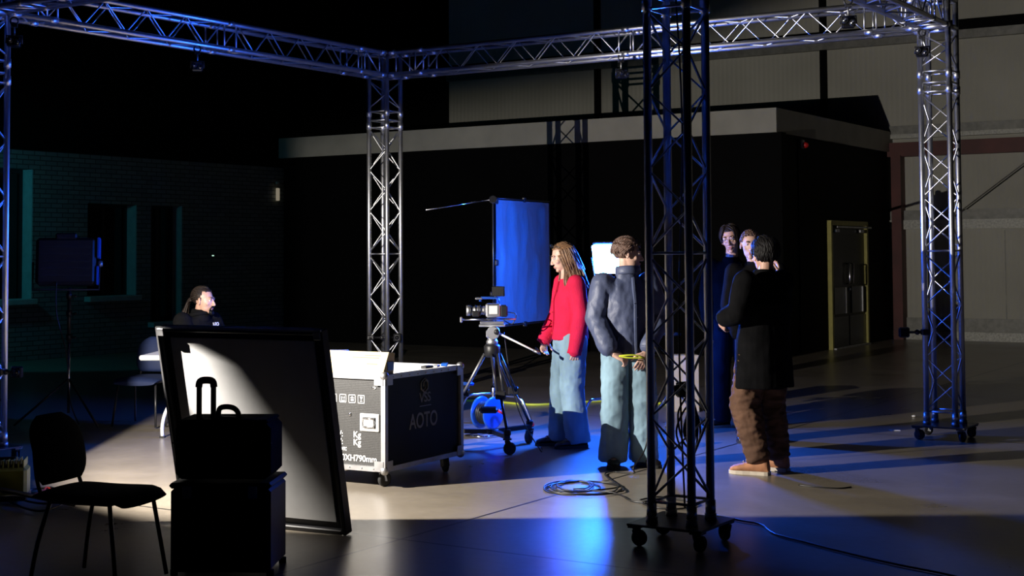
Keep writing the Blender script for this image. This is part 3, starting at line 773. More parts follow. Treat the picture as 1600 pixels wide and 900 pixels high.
# ================================================================== STANDS
def cstand_base(t, R0=0., r=.40, hub=.30):
    MB().lathe([(.03, 0), (.032, .02), (.032, .12), (.024, .14)], (0, 0, hub-.07), (0, 0, 1), 18).build('hub', 'chrome', t)
    for k in range(3):
        a = R0 + k*2*pi/3; d = V((cos(a), sin(a), 0)); 
        o = MB().tube(smoothpath([d*.02 + V((0, 0, hub - .02*k)), d*.18 + V((0, 0, hub - .02*k)), d*(r*.72) + V((0, 0, hub - .03 - .02*k)), d*r + V((0, 0, .03))], 4), .0125, 10).build('leg', 'chrome', t)
        MB().ball(d*r + V((0, 0, .022)), (.02, .02, .022), nu=12, nv=8).build('foot_cap', 'red_plastic', o)
# dark film flag on its stand
FL = V((-.165, 13.9, 0))
st = thing('flag_stand', 'slim stand with a thin horizontal rod pointing left, holding the blue film', 'stand', FL + V((-.02, -.03, 0)))
cstand_base(st, radians(-150), .42)
MB().tube([(0, 0, .22), (0, 0, 1.25)], .0125).build('lower_riser', 'chrome', st); MB().tube([(0, 0, 1.1), (0, 0, 2.185)], .009).build('upper_riser', 'black_metal', st)
MB().lathe([(.035, -.02), (.04, 0), (.035, .02)], (0, -.02, 2.16), (0, 1, 0), 18).build('grip_head', 'chrome', st)
e = at(665, 328, 13.5) - (FL + V((-.02, -.03, 0)))
MB().tube([(.02, 0, 2.165), tuple(e)], .007, 8).build('rod', 'chrome', st)
for z in (1.25, .95): MB().lathe([(.02, 0), (.022, .03), (.012, .035)], (0, -.01, z), (-1, -.4, 0), 14).build('knob', 'black', st)
fl = thing('film_flag', 'large square of creased plastic film glowing blue, hung on a thin frame', 'diffusion frame', FL, atan2(14.62-13.5, .40+.155))
fw_, fz0, fz1 = 1.25, .93, 2.175
m = MB(); nx, nz_ = 40, 40; vs = []; fs = []
for i in range(nx+1):
    for j in range(nz_+1):
        u, w = i/nx, j/nz_; x = .02 + u*(fw_-.04); z = fz0 + .015 + w*(fz1-fz0-.03)
        edge_ = min(u, 1-u, w, 1-w)
        y = .028*noise.noise(V((x*5, 0, z*2.2))) + .014*noise.noise(V((x*14, 3, z*5))) + .01*sin(x*26 + 2*noise.noise(V((x*2, 1, z*3))))
        for cx, cz in ((fw_*.52, fz0), (fw_*.52, fz1)):
            dx, dz = x-cx, z-cz; r_ = sqrt(dx*dx + dz*dz); y += .016*sin(atan2(dz, dx)*11)*math.exp(-r_*5)
        y *= min(1, edge_*14); vs.append((x, y, z))
for s_ in (0, 1):
    pass
N1 = len(vs); th_ = .0012
vs2 = [(x, y + th_, z) for x, y, z in vs]
for i in range(nx):
    for j in range(nz_):
        a = i*(nz_+1)+j; q = (a, a+nz_+1, a+nz_+2, a+1); fs.append(q); fs.append(tuple(N1 + k for k in q[::-1]))
m.add(vs + vs2, fs, True); m.build('film', 'film', fl)
m = MB()
for p, q in (((0, 0, fz0), (fw_, 0, fz0)), ((fw_, 0, fz0), (fw_, 0, fz1)), ((fw_, 0, fz1), (0, 0, fz1)), ((0, 0, fz1), (0, 0, fz0))): m.tube([p, q], .007, 8)
m.build('wire_frame', 'steel_dark', fl)
for z in (fz0, fz1): MB().box((fw_*.52, 0, z), (.05, .03, .05), bev=.006).build('clip', 'black', fl)
for z in (fz1 - .03, 1.55): MB().box((.01, 0, z), (.05, .05, .06), bev=.01).build('clamp', 'black_metal', fl)

# blue LED lamp behind the jacketed man
BP = V((.925, 13.3, 0))
bl = thing('led_panel', 'small bright blue and white LED panel on a stand behind the jacketed man', 'lamp', BP)
cstand_base(bl, radians(205), .36)
MB().tube([(0, 0, .22), (0, 0, 1.40)], .0125).build('riser', 'chrome', bl)
RB = Matrix.Rotation(radians(-32), 3, 'Z') @ Matrix.Rotation(radians(14), 3, 'X')
cB = V((-.0, -.03, 1.585))
MB().box(cB + RB @ V((0, .045, 0)), (.41, .06, .30), R=RB, bev=.01).build('lamp_housing', 'black', bl)
M['blue_glow'] = emit_mat('blue LED diffuser', (.014, .12, 1.), 1150)
MB().box(cB + RB @ V((0, -.012, 0)), (.37, .054, .26), R=RB, bev=.004).build('diffuser', 'blue_glow', bl)  # made deep so the glowing sides add blue light toward the right tower
m = MB(); m.tube([cB + RB @ V((-.24, .04, 0)), cB + RB @ V((-.24, .05, -.19)), V((0, 0, 1.37)), cB + RB @ V((.24, .05, -.19)), cB + RB @ V((.24, .04, 0))], .009, 8); m.build('yoke', 'black_metal', bl)

# softlight seen from behind, far left
SP = V((-4.31, 14.0, 0))
s2 = thing('studio_softlight', 'black studio light seen from behind on a stand, in front of the brick wall', 'lamp', SP)
for k in range(3):
    a = radians(80 + 120*k); MB().tube([(0, 0, .45), (.5*cos(a), .5*sin(a), .02)], .011, 8).build('leg', 'black_metal', s2)
MB().tube([(0, 0, .12), (0, 0, .85)], .014).build('lower_pole', 'chrome', s2)
MB().tube([(0, 0, .8), (0, 0, 1.33)], .018).build('upper_pole', 'black_metal', s2)
for z in (.82, 1.05, 1.22): 
    m = MB(); m.lathe([(.028, 0), (.03, .05), (.024, .06)], (0, 0, z), (0, 0, 1), 16); m.cyl((0, 0, z + .03), (.06, -.03, z + .03), .007); m.ball((.07, -.034, z + .03), .014); m.build('collar', 'steel_dark', s2)
RH = Matrix.Rotation(radians(12), 3, 'Z') @ Matrix.Rotation(radians(-8), 3, 'X')
cH = V((-.03, 0, 1.58))
m = MB(); m.rings([(cH + RH @ V((0, -.12, 0)), RH @ V((.17, 0, 0)), RH @ V((0, 0, .13))), (cH + RH @ V((0, -.02, 0)), RH @ V((.22, 0, 0)), RH @ V((0, 0, .17))), (cH + RH @ V((0, .1, 0)), RH @ V((.22, 0, 0)), RH @ V((0, 0, .17)))], 8, False)
MB().box(cH, (.56, .18, .46), R=RH, bev=.03).build('lamp_head', 'black', s2)
for z in (-.14, -.07, 0, .07, .14): MB().box(cH + RH @ V((0, -.095, z)), (.46, .012, .018), R=RH).build('cooling_rib', 'black_metal', s2)
MB().box(cH + RH @ V((0, -.03, .245)), (.20, .12, .06), R=RH, bev=.015).build('top_unit', 'black', s2)
MB().tube([cH + RH @ V((-.31, 0, 0)), cH + RH @ V((-.31, 0, -.27)), cH + RH @ V((.31, 0, -.27)), cH + RH @ V((.31, 0, 0))], .010, 8).build('yoke', 'black_metal', s2)
MB().box(cH + RH @ V((.305, -.02, .13)), (.03, .13, .20), R=RH, bev=.006).build('blue_lit_box', 'blue_plastic', s2)  # blue light falling on this edge is put into the part's colour
MB().lathe([(.028, 0), (.034, .015), (.028, .04)], cH + RH @ V((.30, 0, -.02)), RH @ V((1, 0, 0)), 16).build('tilt_knob', 'alu_dull', s2)
MB().box(cH + RH @ V((.295, -.03, -.14)), (.02, .10, .18), R=RH, bev=.004).build('blue_lit_plate', 'blue_plastic', s2)  # same blue light painted into the plate's colour
MB().tube(smoothpath([cH + RH @ V((-.08, -.09, -.2)), cH + V((-.06, -.10, -.5)), V((.0, -.08, .7)), V((.03, -.05, .25)), V((.1, 0, .01))]), .006, 7).build('power_cable', 'cable', s2)

# key lamp on its stand just outside the left edge; two of its legs reach into the picture
KL = V((-3.45, 8.95, 1.95))
kk = thing('studio_spotlight', 'stand legs of a studio lamp at the lower left edge', 'lamp', (KL.x, KL.y, 0))
for a in (radians(42), radians(165), radians(285)):
    MB().tube([(0, 0, .26), (.78*cos(a), .78*sin(a), .02)], .016, 10).build('leg', 'black_metal', kk)
MB().tube([(0, 0, .12), (0, 0, 1.6)], .017).build('pole', 'black_metal', kk)
MB().tube([(.0, 0, 1.58), (-.06, -.17, 1.68), (-.06, -.17, 1.95)], .012, 8).build('yoke', 'black_metal', kk)
KA = radians(40); kd = V((cos(KA), sin(KA), 0))
MB().lathe([(.09, -.40), (.12, -.36), (.12, -.12), (.08, -.10)], (0, 0, 1.95), kd, 24).build('lamp_barrel', 'black_metal', kk)
def plate(name, pts, off):
    """unseen barn door leaf shaped to mask the beam, pts relative to the light's centre"""
    p = [V(q) + V((0, 0, 1.95)) for q in pts]; n_ = (p[1]-p[0]).cross(p[2]-p[0]).normalized()*.002; k = len(p)
    m = MB(); m.add([q - n_ for q in p] + [q + n_ for q in p], [tuple(range(k))[::-1], tuple(range(k, 2*k))] + [(i, (i+1) % k, k+(i+1) % k, k+i) for i in range(k)]); m.build('barn_door_mask', 'black_metal', kk)
def pol(d, az, h): return (d*cos(radians(az)), d*sin(radians(az)), h)
def leaf(d0, az0, lo0, hi0, d1, az1, lo1, hi1):
    plate('barn_door_mask', [pol(d0, az0, hi0), pol(d1, az1, hi1), pol(d1, az1, lo1), pol(d0, az0, lo0)], 0)
tn = lambda e: math.tan(radians(e))
plate('barn_door_mask', [pol(.20, -12, .2), pol(.24, .4, .2), pol(.24, .4, .24*tn(-42)), pol(.21, -3.5, .21*tn(-39)), pol(.205, -7, .205*tn(-30.5)), pol(.20, -12, .20*tn(-25.5))], 0)  # notched so a band of light reaches the white sheet
leaf(.20, -3.5, -.34, .20*tn(-38), .24, .4, -.46, .24*tn(-24))
leaf(.04, -75, -.25, .10, .10, -10.5, -.25, .12)        # near side
leaf(.10, 150, -.25, .2, .20, 92.5, -.40, .2)                      # far left side
plate('barn_door_mask', [pol(.10, -30, .10*tn(17)), pol(.13, 36, .13*tn(16.5)), pol(.13, 60, .13*tn(14.5)), pol(.12, 76, .12*tn(9.3)), pol(.12, 100, .12*tn(6)), pol(.12, 140, .3), pol(.12, -60, .3)], 0)
ld = bpy.data.lights.new('spot_beam', 'SPOT'); ld.energy = 2000; ld.color = (1, .93, .84); ld.spot_size = radians(124); ld.spot_blend = .35; ld.shadow_soft_size = .003
lo = bpy.data.objects.new('spot_beam', ld); COL.objects.link(lo); lo.parent = kk
lo.location = (0, 0, 1.95); lo.rotation_euler = V((cos(KA), sin(KA), -.12)).to_track_quat('-Z', 'Y').to_euler()

# teal lamp added unseen beyond the left edge to light the brick bay
wl = thing('added_teal_lamp', 'added unseen teal lamp high on the brick wall', 'lamp', Wd(aL + .9, bB - 8.3, 2.9), ANG)
MB().box((0, 0, 0), (.06, .5, .06), bev=.01).build('housing', 'black', wl); MB().box((-.4, .1, 0), (.8, .03, .03)).build('bracket', 'black', wl)
ld = bpy.data.lights.new('wash_beam', 'SPOT'); ld.energy = 36; ld.color = (.05, .7, .9); ld.shadow_soft_size = .15; ld.spot_size = radians(120)
lo = bpy.data.objects.new('wash_beam', ld); COL.objects.link(lo); lo.parent = wl; lo.location = (-.0, .0, -.08); lo.rotation_euler = V((-.35, 1, -.45)).to_track_quat('-Z', 'Y').to_euler()

# ================================================================== CINEMA CAMERA ON TRIPOD AND DOLLY
TC = V((-.175, 12.13, 0))
tp = thing('camera_tripod', 'tripod with fluid head on a black three wheeled dolly carrying the film camera', 'tripod', TC)
feet = [V((-.05, 11.79, 0)) - TC, V((.14, 12.46, 0)) - TC, V((-.60, 12.20, 0)) - TC]
d = MB().lathe([(.05, 0), (.055, .03), (.05, .04)], (0, 0, .13), (0, 0, 1), 18).build('dolly_hub', 'black', tp)
for i, f in enumerate(feet):
    n_ = f.normalized()
    MB().bar((0, 0, .15), f + V((0, 0, .15)), .05, .035).build('dolly_arm', 'black', tp)
    caster(tp, f.x, f.y, .135, .052, yaw=i*1.7 + .4)
    top = n_*.06 + V((0, 0, .80)); mid_ = n_*(f.length*.56) + V((0, 0, .47)); bot = f + V((0, 0, .18))
    lit = i == 2  # leg catching the light: its brightness is painted as paler metal
    lg = MB(); side = V((-n_.y, n_.x, 0))
    for s in (-1, 1): lg.tube([top + side*s*.028, mid_ + side*s*.028], .012, 8)
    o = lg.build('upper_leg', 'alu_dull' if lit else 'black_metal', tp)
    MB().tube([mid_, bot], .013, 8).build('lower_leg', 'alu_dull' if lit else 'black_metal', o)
    MB().box(mid_, (.09, .05, .07), bev=.01).build('leg_lock', 'black', o)
    MB().box(bot, (.06, .05, .05), bev=.01).build('foot_clamp', 'black', o)
    if lit: MB().tube([top.lerp(bot, .42) + V((-.04, -.03, .01)), top.lerp(bot, .42) + V((.05, .03, 0))], .014, 8).build('lock_knob', 'blue_knob', o)
MB().lathe([(.05, 0), (.065, .02), (.07, .09), (.055, .11)], (0, 0, .77), (0, 0, 1), 22).build('bowl', 'black', tp)
m = MB(); m.lathe([(.045, .0), (.05, .03), (.035, .06)], (0, 0, .87), (0, 0, 1), 20); m.build('bowl_clamp', 'alu_dull', tp)
hd = MB(); hd.box((0, 0, .965), (.10, .10, .085), bev=.02); hd.lathe([(.05, -.075), (.055, -.06), (.055, .06), (.05, .075)], (.01, 0, .975), (0, 1, 0), 22); hd.build('fluid_head', 'alu', tp)
MB().lathe([(.022, 0), (.024, .015), (.01, .02)], (.04, -.075, .985), (0, -1, 0), 16).build('drag_dial', 'black', tp)
MB().box((0, 0, 1.035), (.22, .07, .02), bev=.005).build('head_plate', 'alu', tp)
e = at(843, 552, 11.95) - TC; a0 = V((.06, -.05, .97))
MB().tube([a0, e], .0085, 8).build('pan_bar', 'white_metal', tp); MB().tube([e - (e-a0)*.15, e], .012, 8).build('bar_grip', 'alu_dull', tp)
MB().box((-.03, 0, .33), (.16, .14, .05), bev=.02).build('spreader', 'black', tp)

cm = thing('film_camera', 'film camera with long lens pointing left, on the tripod', 'camera', TC + V((0, 0, 1.047)), radians(4))
MB().box((0, 0, .012), (.20, .08, .022), bev=.004).build('base_plate', 'alu_dull', cm)
for y in (-.03, .03): MB().tube([(-.26, y, .04), (.20, y, .04)], .0075, 8).build('rod', 'chrome', cm)
MB().box((-.26, -.03, .04), (.02, .03, .05), bev=.006).build('rod_end', 'alu_dull', cm)
MB().box((.01, 0, .115), (.125, .10, .115), bev=.012).build('camera_body', 'alu', cm)
MB().box((.01, -.053, .12), (.07, .006, .07), bev=.002).build('side_screen', 'white_plastic', cm)
MB().box((.10, 0, .11), (.06, .09, .10), bev=.01).build('battery', 'black', cm)
l = MB(); l.lathe([(.036, 0), (.038, .02), (.034, .03), (.034, .05), (.040, .055), (.040, .09), (.034, .095), (.036, .13), (.044, .14), (.044, .165)], (-.05, 0, .115), (-1, 0, 0), 24)
l.build('lens', 'alu_dull', cm)
for x in (-.10, -.14, -.18): MB().lathe([(.046, -.004), (.046, .004)], (x, 0, .115), (-1, 0, 0), 28).build('focus_ring', 'black', cm)
MB().box((-.14, -.07, .09), (.06, .04, .05), bev=.008).build('focus_motor', 'black', cm)
MB().tube([(-.10, 0, .19), (-.09, 0, .22), (.05, 0, .22), (.06, 0, .18)], .011, 8).build('top_handle', 'blue_knob', cm)
MB().box((-.11, 0, .215), (.06, .03, .02), bev=.006).build('handle_nose', 'alu_dull', cm)
o = MB().box((.055, -.01, .275), (.11, .03, .085), R=Matrix.Rotation(radians(-20), 3, 'Z'), bev=.006).build('monitor', 'black_gloss', cm)
MB().cyl((.03, 0, .22), (.03, 0, .25), .008).build('monitor_arm', 'chrome', cm)
MB().tube(smoothpath([(.12, .0, .10), (.2, -.02, .08), (.17, 0, .0), (.10, .01, .03)], 6), .005, 6).build('camera_cable', 'cable', cm)
tag(MB().tube(smoothpath([TC + V((.1, 0, .98)), TC + V((.16, -.02, .55)), TC + V((.25, -.02, .25)), TC + V((.40, -.2, .012)), ground(846, 700)+V((0, 0, .008))], 6), .005, 6).build('camera_cable', 'cable'),
    'thin cable running from the film camera down to the floor by the woman', 'cable')

# blue cable reel on a metal frame
rl = thing('cable_reel', 'blue cable reel on a silver floor frame beside the dolly', 'cable reel', V((-.235, 13.0, 0)), radians(52))
for y, r in ((-.07, .145), (.07, .145)):
    MB().lathe([(.03, -.006), (r-.02, -.006), (r, -.003), (r, .005), (r-.02, .008), (.03, .006)], (0, y*1.0, .21), (0, 1, 0), 36).build('reel_flange', 'blue_plastic', rl)
m = MB()
for k in range(6): m.tube([(.095*cos(j*pi/12), -.052 + k*.02, .21 + .095*sin(j*pi/12)) for j in range(24)], .011, 8, closed=True)
m.build('wound_cable', 'cable', rl)
MB().cyl((0, -.075, .21), (0, .075, .21), .05).build('drum', 'black', rl)
m = MB(); m.tube(smoothpath([(-.17, -.11, .015), (.15, -.11, .015), (.17, -.11, .03), (.10, -.11, .22), (.02, -.11, .24)], 4), .010, 8); m.tube(smoothpath([(-.17, .11, .015), (.15, .11, .015), (.17, .11, .03), (.10, .11, .22), (.02, .11, .24)], 4), .010, 8); m.tube([(-.17, -.11, .015), (-.17, .11, .015)], .010, 8)
m.build('reel_frame', 'chrome', rl)
MB().tube([(.0, -.11, .24), (.07, -.14, .20)], .012, 8).build('crank', 'red_plastic', rl)

# ================================================================== CABLES AND SMALL THINGS ON THE FLOOR
def gpath(px, z=.008): return [ground(x, y) + V((0, 0, z)) for x, y in px]
tag(MB().tube(smoothpath(gpath([(640, 622), (720, 627), (780, 630), (830, 634), (880, 632), (950, 628), (1010, 630), (1070, 636), (1130, 639)], .012)), .013, 8).build('yellow_hose', 'yellow_hose'),
    'yellow hose lying across the floor behind the people', 'hose')
loops = []
for k in range(5):
    cx, cy_, rx, ry = 912 - k*6, 766 - k*1.2, 62 - k*9, 13 - k*1.2
    for j in range(12):
        a = 2*pi*j/12 + k*.5; loops.append((cx + rx*cos(a) + 8*sin(k*2), cy_ + ry*sin(a)*.85))
P1 = [ground(x, y) + V((0, 0, .008 + .0015*(i % 7))) for i, (x, y) in enumerate([(958, 738), (945, 744)] + loops + [(960, 774), (985, 784), (1012, 788)])]
tag(MB().tube(smoothpath(P1, 4), .0055, 7).build('coiled_cable', 'cable'), 'thin black cable coiled loosely on the floor in front of the jacketed man', 'cable')
tag(MB().tube(smoothpath(gpath([(1000, 783), (1030, 778), (1065, 783), (1090, 790), (1060, 797), (1020, 794), (1005, 787), (1040, 784), (1080, 796)], .008), 6), .0055, 7).build('loose_cable', 'cable'), 'black cable tangle on the floor under the nearest truss tower', 'cable')
tag(MB().tube(smoothpath(gpath([(1120, 808), (1160, 816), (1190, 822), (1210, 836), (1260, 850), (1330, 868), (1400, 884), (1475, 899), (1540, 915)], .008), 6), .006, 7).build('floor_cable', 'cable'), 'long black cable snaking over the floor toward the lower right', 'cable')
tag(MB().tube(smoothpath(gpath([(1248, 759), (1275, 762), (1310, 764), (1330, 762)], .005), 6), .005, 6).build('cable_offcut', 'cable'), 'short dark strip lying on the floor right of the man in the long coat', 'cable')
o = MB().ball((0, 0, .012), (.022, .022, .012)).build('tape_roll', 'white_plastic'); o.location = ground(1428, 652); tag(o, 'tiny white object on the floor left of the right tower base', 'cap')
o = MB().box((0, 0, .004), (.10, .02, .006), bev=.002).build('tape_strip', 'white_plastic'); o.location = ground(1398, 673); o.rotation_euler = (0, 0, -.2); tag(o, 'small pale strip of tape on the floor left of the right tower base', 'tape')

# yellow ballast unit and cables by the left edge
yb = thing('yellow_ballast', 'ribbed yellow box with cables at the left edge on the floor', 'box', ground(10, 788), radians(12))
MB().box((-.02, .08, .14), (.30, .22, .20), bev=.02).build('box_body', 'yellow', yb)
MB().box((-.02, .08, .045), (.31, .23, .05), bev=.01).build('lower_case', 'black', yb)
m = MB()
for k in range(9): m.box((-.15 + k*.032, .08, .265), (.012, .21, .05), bev=.003)
m.build('cooling_fins', 'yellow', yb)
MB().box((-.02, .08, .292), (.14, .03, .02), bev=.006).build('carry_grip', 'black', yb)
def tangle(name, px, r, m_, lab, seed, n=9, w=14, h=7, z0=.008):
    rnd = random.Random(seed); pts = []
    for (x, y) in px:
        pts.append(ground(x + rnd.uniform(-w, w)*.4, y + rnd.uniform(-h, h)*.4) + V((0, 0, z0 + rnd.random()*.02)))
    tag(MB().tube(smoothpath(pts, 6), r, 7).build(name, m_), lab, 'cable')
tangle('tangled_cable', [(38, 770), (60, 775), (85, 762), (95, 780), (70, 792), (45, 788), (30, 778), (55, 768), (90, 772), (100, 790), (60, 800), (20, 795), (5, 782)], .007, 'cable', 'heap of tangled black cable on the floor beside the yellow box', 3)
tangle('red_cable', [(45, 780), (62, 772), (80, 768), (88, 776), (74, 786), (56, 784)], .007, 'orange_red', 'short red cable in the tangle beside the yellow box', 5)
m = MB()
o_ = V((-2.66, 8.6, 0))
m.tube(smoothpath([V((-2.50, 7.9, .82)), V((-2.66, 8.2, .72)), V((-2.70, 8.3, .45)), V((-2.62, 8.3, .25)), V((-2.48, 8.2, .22)), V((-2.40, 8.1, .30)), V((-2.5, 8.25, .6)), V((-2.62, 8.3, .7)), V((-2.68, 8.35, .4)), V((-2.6, 8.5, .05)), V((-2.7, 8.8, .01))], 6), .007, 7)
# carton standing behind the near tower
cb = thing('upright_carton', 'tall pale carton standing on the floor behind the nearest truss tower', 'box', V((1.755, 14.95, 0)), radians(6))
MB().box((0, 0, .29), (.30, .22, .58), bev=.006).build('box_shell', 'cream', cb)
MB().box((0, -.112, .29), (.04, .002, .575)).build('packing_tape', 'carton', cb)
MB().box((.045, -.1105, .36), (.012, .002, .22)).build('printed_line', 'dark_print', cb)
# low silver stand leg seen through the near tower
ls = thing('low_stand', 'silver stand leg glimpsed through the nearest truss tower', 'stand', V((1.52, 13.75, 0)))
for k in range(3):
    a = radians(250 + 120*k); MB().tube([(0, 0, .36), (.30*cos(a), .30*sin(a), .015)], .011, 8).build('leg', 'chrome', ls)
MB().tube([(0, 0, .12), (0, 0, .85)], .012).build('pole', 'black_metal', ls)
MB().box((0, 0, .86), (.16, .12, .03), bev=.008).build('top_plate', 'black', ls)
# ================================================================== PEOPLE
def folds(sc_, amp, zs=1., seed=0., ridge=True, mask=None):
    def f(p):
        q = V((p.x*sc_ + seed, p.y*sc_ + seed*2, p.z*sc_*zs + seed*.5))
        n1 = noise.noise(q); n2 = noise.noise(q*2.3 + V((5, 1, 2)))
        v = (1 - 2*abs(n1)) * .6 + n2*.4 if ridge else n1
        a = amp if mask is None else amp*mask(p)
        return v*a
    return f

def bend(p0, p1, off, n=6):
    """gently bowed segment"""
    return [p0.lerp(p1, i/n) + V(off)*sin(pi*i/n) for i in range(n+1)]

def limb(mb, pts, rs, n=16):
    pts = [V(p) for p in pts]; out = []; rr = []
    k = 5
    for i in range(len(pts)-1):
        for j in range(k):
            t = j/k; out.append(pts[i].lerp(pts[i+1], t))
            a, b = rs[i], rs[i+1]
            if isinstance(a, tuple): rr.append((a[0]*(1-t)+b[0]*t, a[1]*(1-t)+b[1]*t))
            else: rr.append(a*(1-t) + b*t)
    out.append(pts[-1]); rr.append(rs[-1])
    mb.tube(out, rr, n); mb.ball(pts[0], rs[0] if not isinstance(rs[0], tuple) else max(rs[0])*.98, nu=n, nv=10)
    e = rs[-1] if not isinstance(rs[-1], tuple) else min(rs[-1]); mb.ball(pts[-1], e*.95, nu=n, nv=10)
    for i in range(1, len(pts)-1):
        q = rs[i] if not isinstance(rs[i], tuple) else min(rs[i]); mb.ball(pts[i], q*.99, nu=n, nv=10)

def hand(mb, wrist, d, nrm, thumb_side, curl=.5, s=1.):
    """palm with four unequal bent fingers and a side thumb. d: direction of the fingers, nrm: back-of-hand normal"""
    d = V(d).normalized(); nrm = V(nrm); nrm = (nrm - d*nrm.dot(d)).normalized(); sd = d.cross(nrm).normalized()*thumb_side
    w = V(wrist)
    R = []
    for t, hw, hh in ((0, .026, .019), (.02, .030, .018), (.05, .039, .016), (.08, .042, .014), (.092, .040, .012)):
        R.append((w + d*t*s, sd*hw*s, nrm*hh*s))
    mb.rings(R, 16)
    for k, (o, L) in enumerate(((.031, .070), (.0105, .080), (-.0105, .075), (-.031, .058))):
        p = w + d*.086*s + sd*o*s; a = .12; pts = [w + d*.06*s + sd*o*.85*s, p]; dd = d + sd*o*3.2; dd.normalize()
        ang = curl*(.8 + .12*k)
        for seg in (.44, .32, .24):
            a += ang*.62; v = dd*cos(a) - nrm*sin(a); p = p + v*L*seg*s; pts.append(p.copy())
        mb.tube(pts, [.0098*s, .0098*s, .0092*s, .0085*s, .0068*s], 10)
        mb.ball(pts[-1], .007*s, nu=10, nv=8)
        for q in pts[1:-1]: mb.ball(q, .0095*s, nu=10, nv=8)
    p = w + d*.028*s + sd*.028*s; v1 = (d*.55 + sd*.75 - nrm*.25).normalized(); v2 = (d*.85 + sd*.25 - nrm*.35*(1+curl)).normalized()
    pts = [w + d*.012*s + sd*.012*s, p, p + v1*.036*s, p + v1*.036*s + v2*.034*s, p + v1*.036*s + v2*.058*s]
    mb.tube(pts, [.014*s, .0135*s, .0115*s, .0100*s, .0078*s], 10); mb.ball(pts[-1], .0078*s, nu=10, nv=8)
    for q in pts[1:-1]: mb.ball(q, .0108*s, nu=10, nv=8)

def headM(c, yaw, pitch, roll, s=1.):
    """yaw>0 turns the face toward +x; pitch>0 looks down"""
    R = Matrix.Rotation(yaw, 4, 'Z') @ Matrix.Rotation(pitch, 4, 'X') @ Matrix.Rotation(roll, 4, 'Y')
    return Matrix.Translation(V(c)) @ R @ Matrix.Scale(s, 4)
def head_shape(mb, Mh, jaw=1., nose=1., beard=False):
    h = MB()
    h.ball((0, .018, .032), (.076, .096, .086), nu=28, nv=18)
    h.ball((0, -.018, -.008), (.065*jaw, .074, .094), nu=26, nv=16)
    h.ball((0, -.022, -.060), (.054*jaw, .062, .050), nu=22, nv=14)
    h.ball((0, -.070, -.098), (.021*jaw, .018, .018)); h.ball((0, -.02, -.075), (.045*jaw, .06, .03))
    for s in (-1, 1):
        h.ball((s*.040, -.056, -.022), (.022, .022, .020)); h.ball((s*.026, -.078, .030), (.026, .014, .010))
        h.ball((s*.0105, -.101, -.034), (.0085, .010, .0075))
        h.ball((s*.078, .008, -.004), (.007, .017, .030), R=Matrix.Rotation(s*.35, 3, 'Z') @ Matrix.Rotation(-.15, 3, 'X'))
        h.ball((s*.079, .006, -.028), (.007, .010, .012))
    h.ball((0, -.080, .030), (.03, .012, .010))
    h.tube([(0, -.080, .026), (0, -.092, .006), (0, -.106*nose, -.016), (0, -.113*nose, -.030)], [.010, .0085, .010, .0115], 12); h.ball((0, -.110*nose, -.031), (.012, .012, .010))
    h.ball((0, -.086, -.060), (.024, .012, .008)); h.ball((0, -.086, -.070), (.020, .012, .008))
    h.xf(Mh); mb.v_off = 0; o = len(mb.v); mb.v += h.v; mb.f += [tuple(i+o for i in f) for f in h.f]; mb.sm += h.sm
def face_bits(root, Mh, brow='hair_dark', lids='skin', glasses=None, lipcol='lip', look=(0, 0)):
    R3 = Mh.to_3x3()
    for s in (-1, 1):
        e = MB().ball((s*.030, -.0745, .010), (.0135, .0125, .0115), nu=16, nv=12).xf(Mh).build('eye', 'eye', root)
        MB().ball((s*.030 + look[0], -.0845, .010 + look[1]), (.0058, .0035, .0058), nu=12, nv=8).xf(Mh).build('iris', 'iris', e)
        MB().tube([(s*.016, -.084, .012), (s*.030, -.0875, .0185), (s*.044, -.080, .013)], [.0025, .0042, .0025], 8).xf(Mh).build('eyelid', lids, root)
        MB().tube([(s*.012, -.090, .031), (s*.028, -.0925, .037), (s*.048, -.079, .031)], [(.0024, .004), (.0034, .005), (.0015, .003)], 8).xf(Mh).build('eyebrow', brow, root)
    m = MB(); m.ball((0, -.0945, -.0595), (.0215, .0048, .0038)); m.ball((0, -.0935, -.0675), (.018, .0048, .0045)); m.xf(Mh).build('lips', lipcol, root)
    if glasses:
        g = MB()
        for s in (-1, 1): g.tube([(s*.032 + .023*cos(k*pi/10), -.099 + .004*abs(cos(k*pi/10)), .006 + .019*sin(k*pi/10)) for k in range(20)], .0016, 6, closed=True); g.tube([(s*.055, -.095, .008), (s*.074, -.05, .010), (s*.080, .01, .008)], .0015, 6)
        g.tube([(-.009, -.099, .008), (0, -.104, .010), (.009, -.099, .008)], .0015, 6); g.xf(Mh).build('glasses', glasses, root)

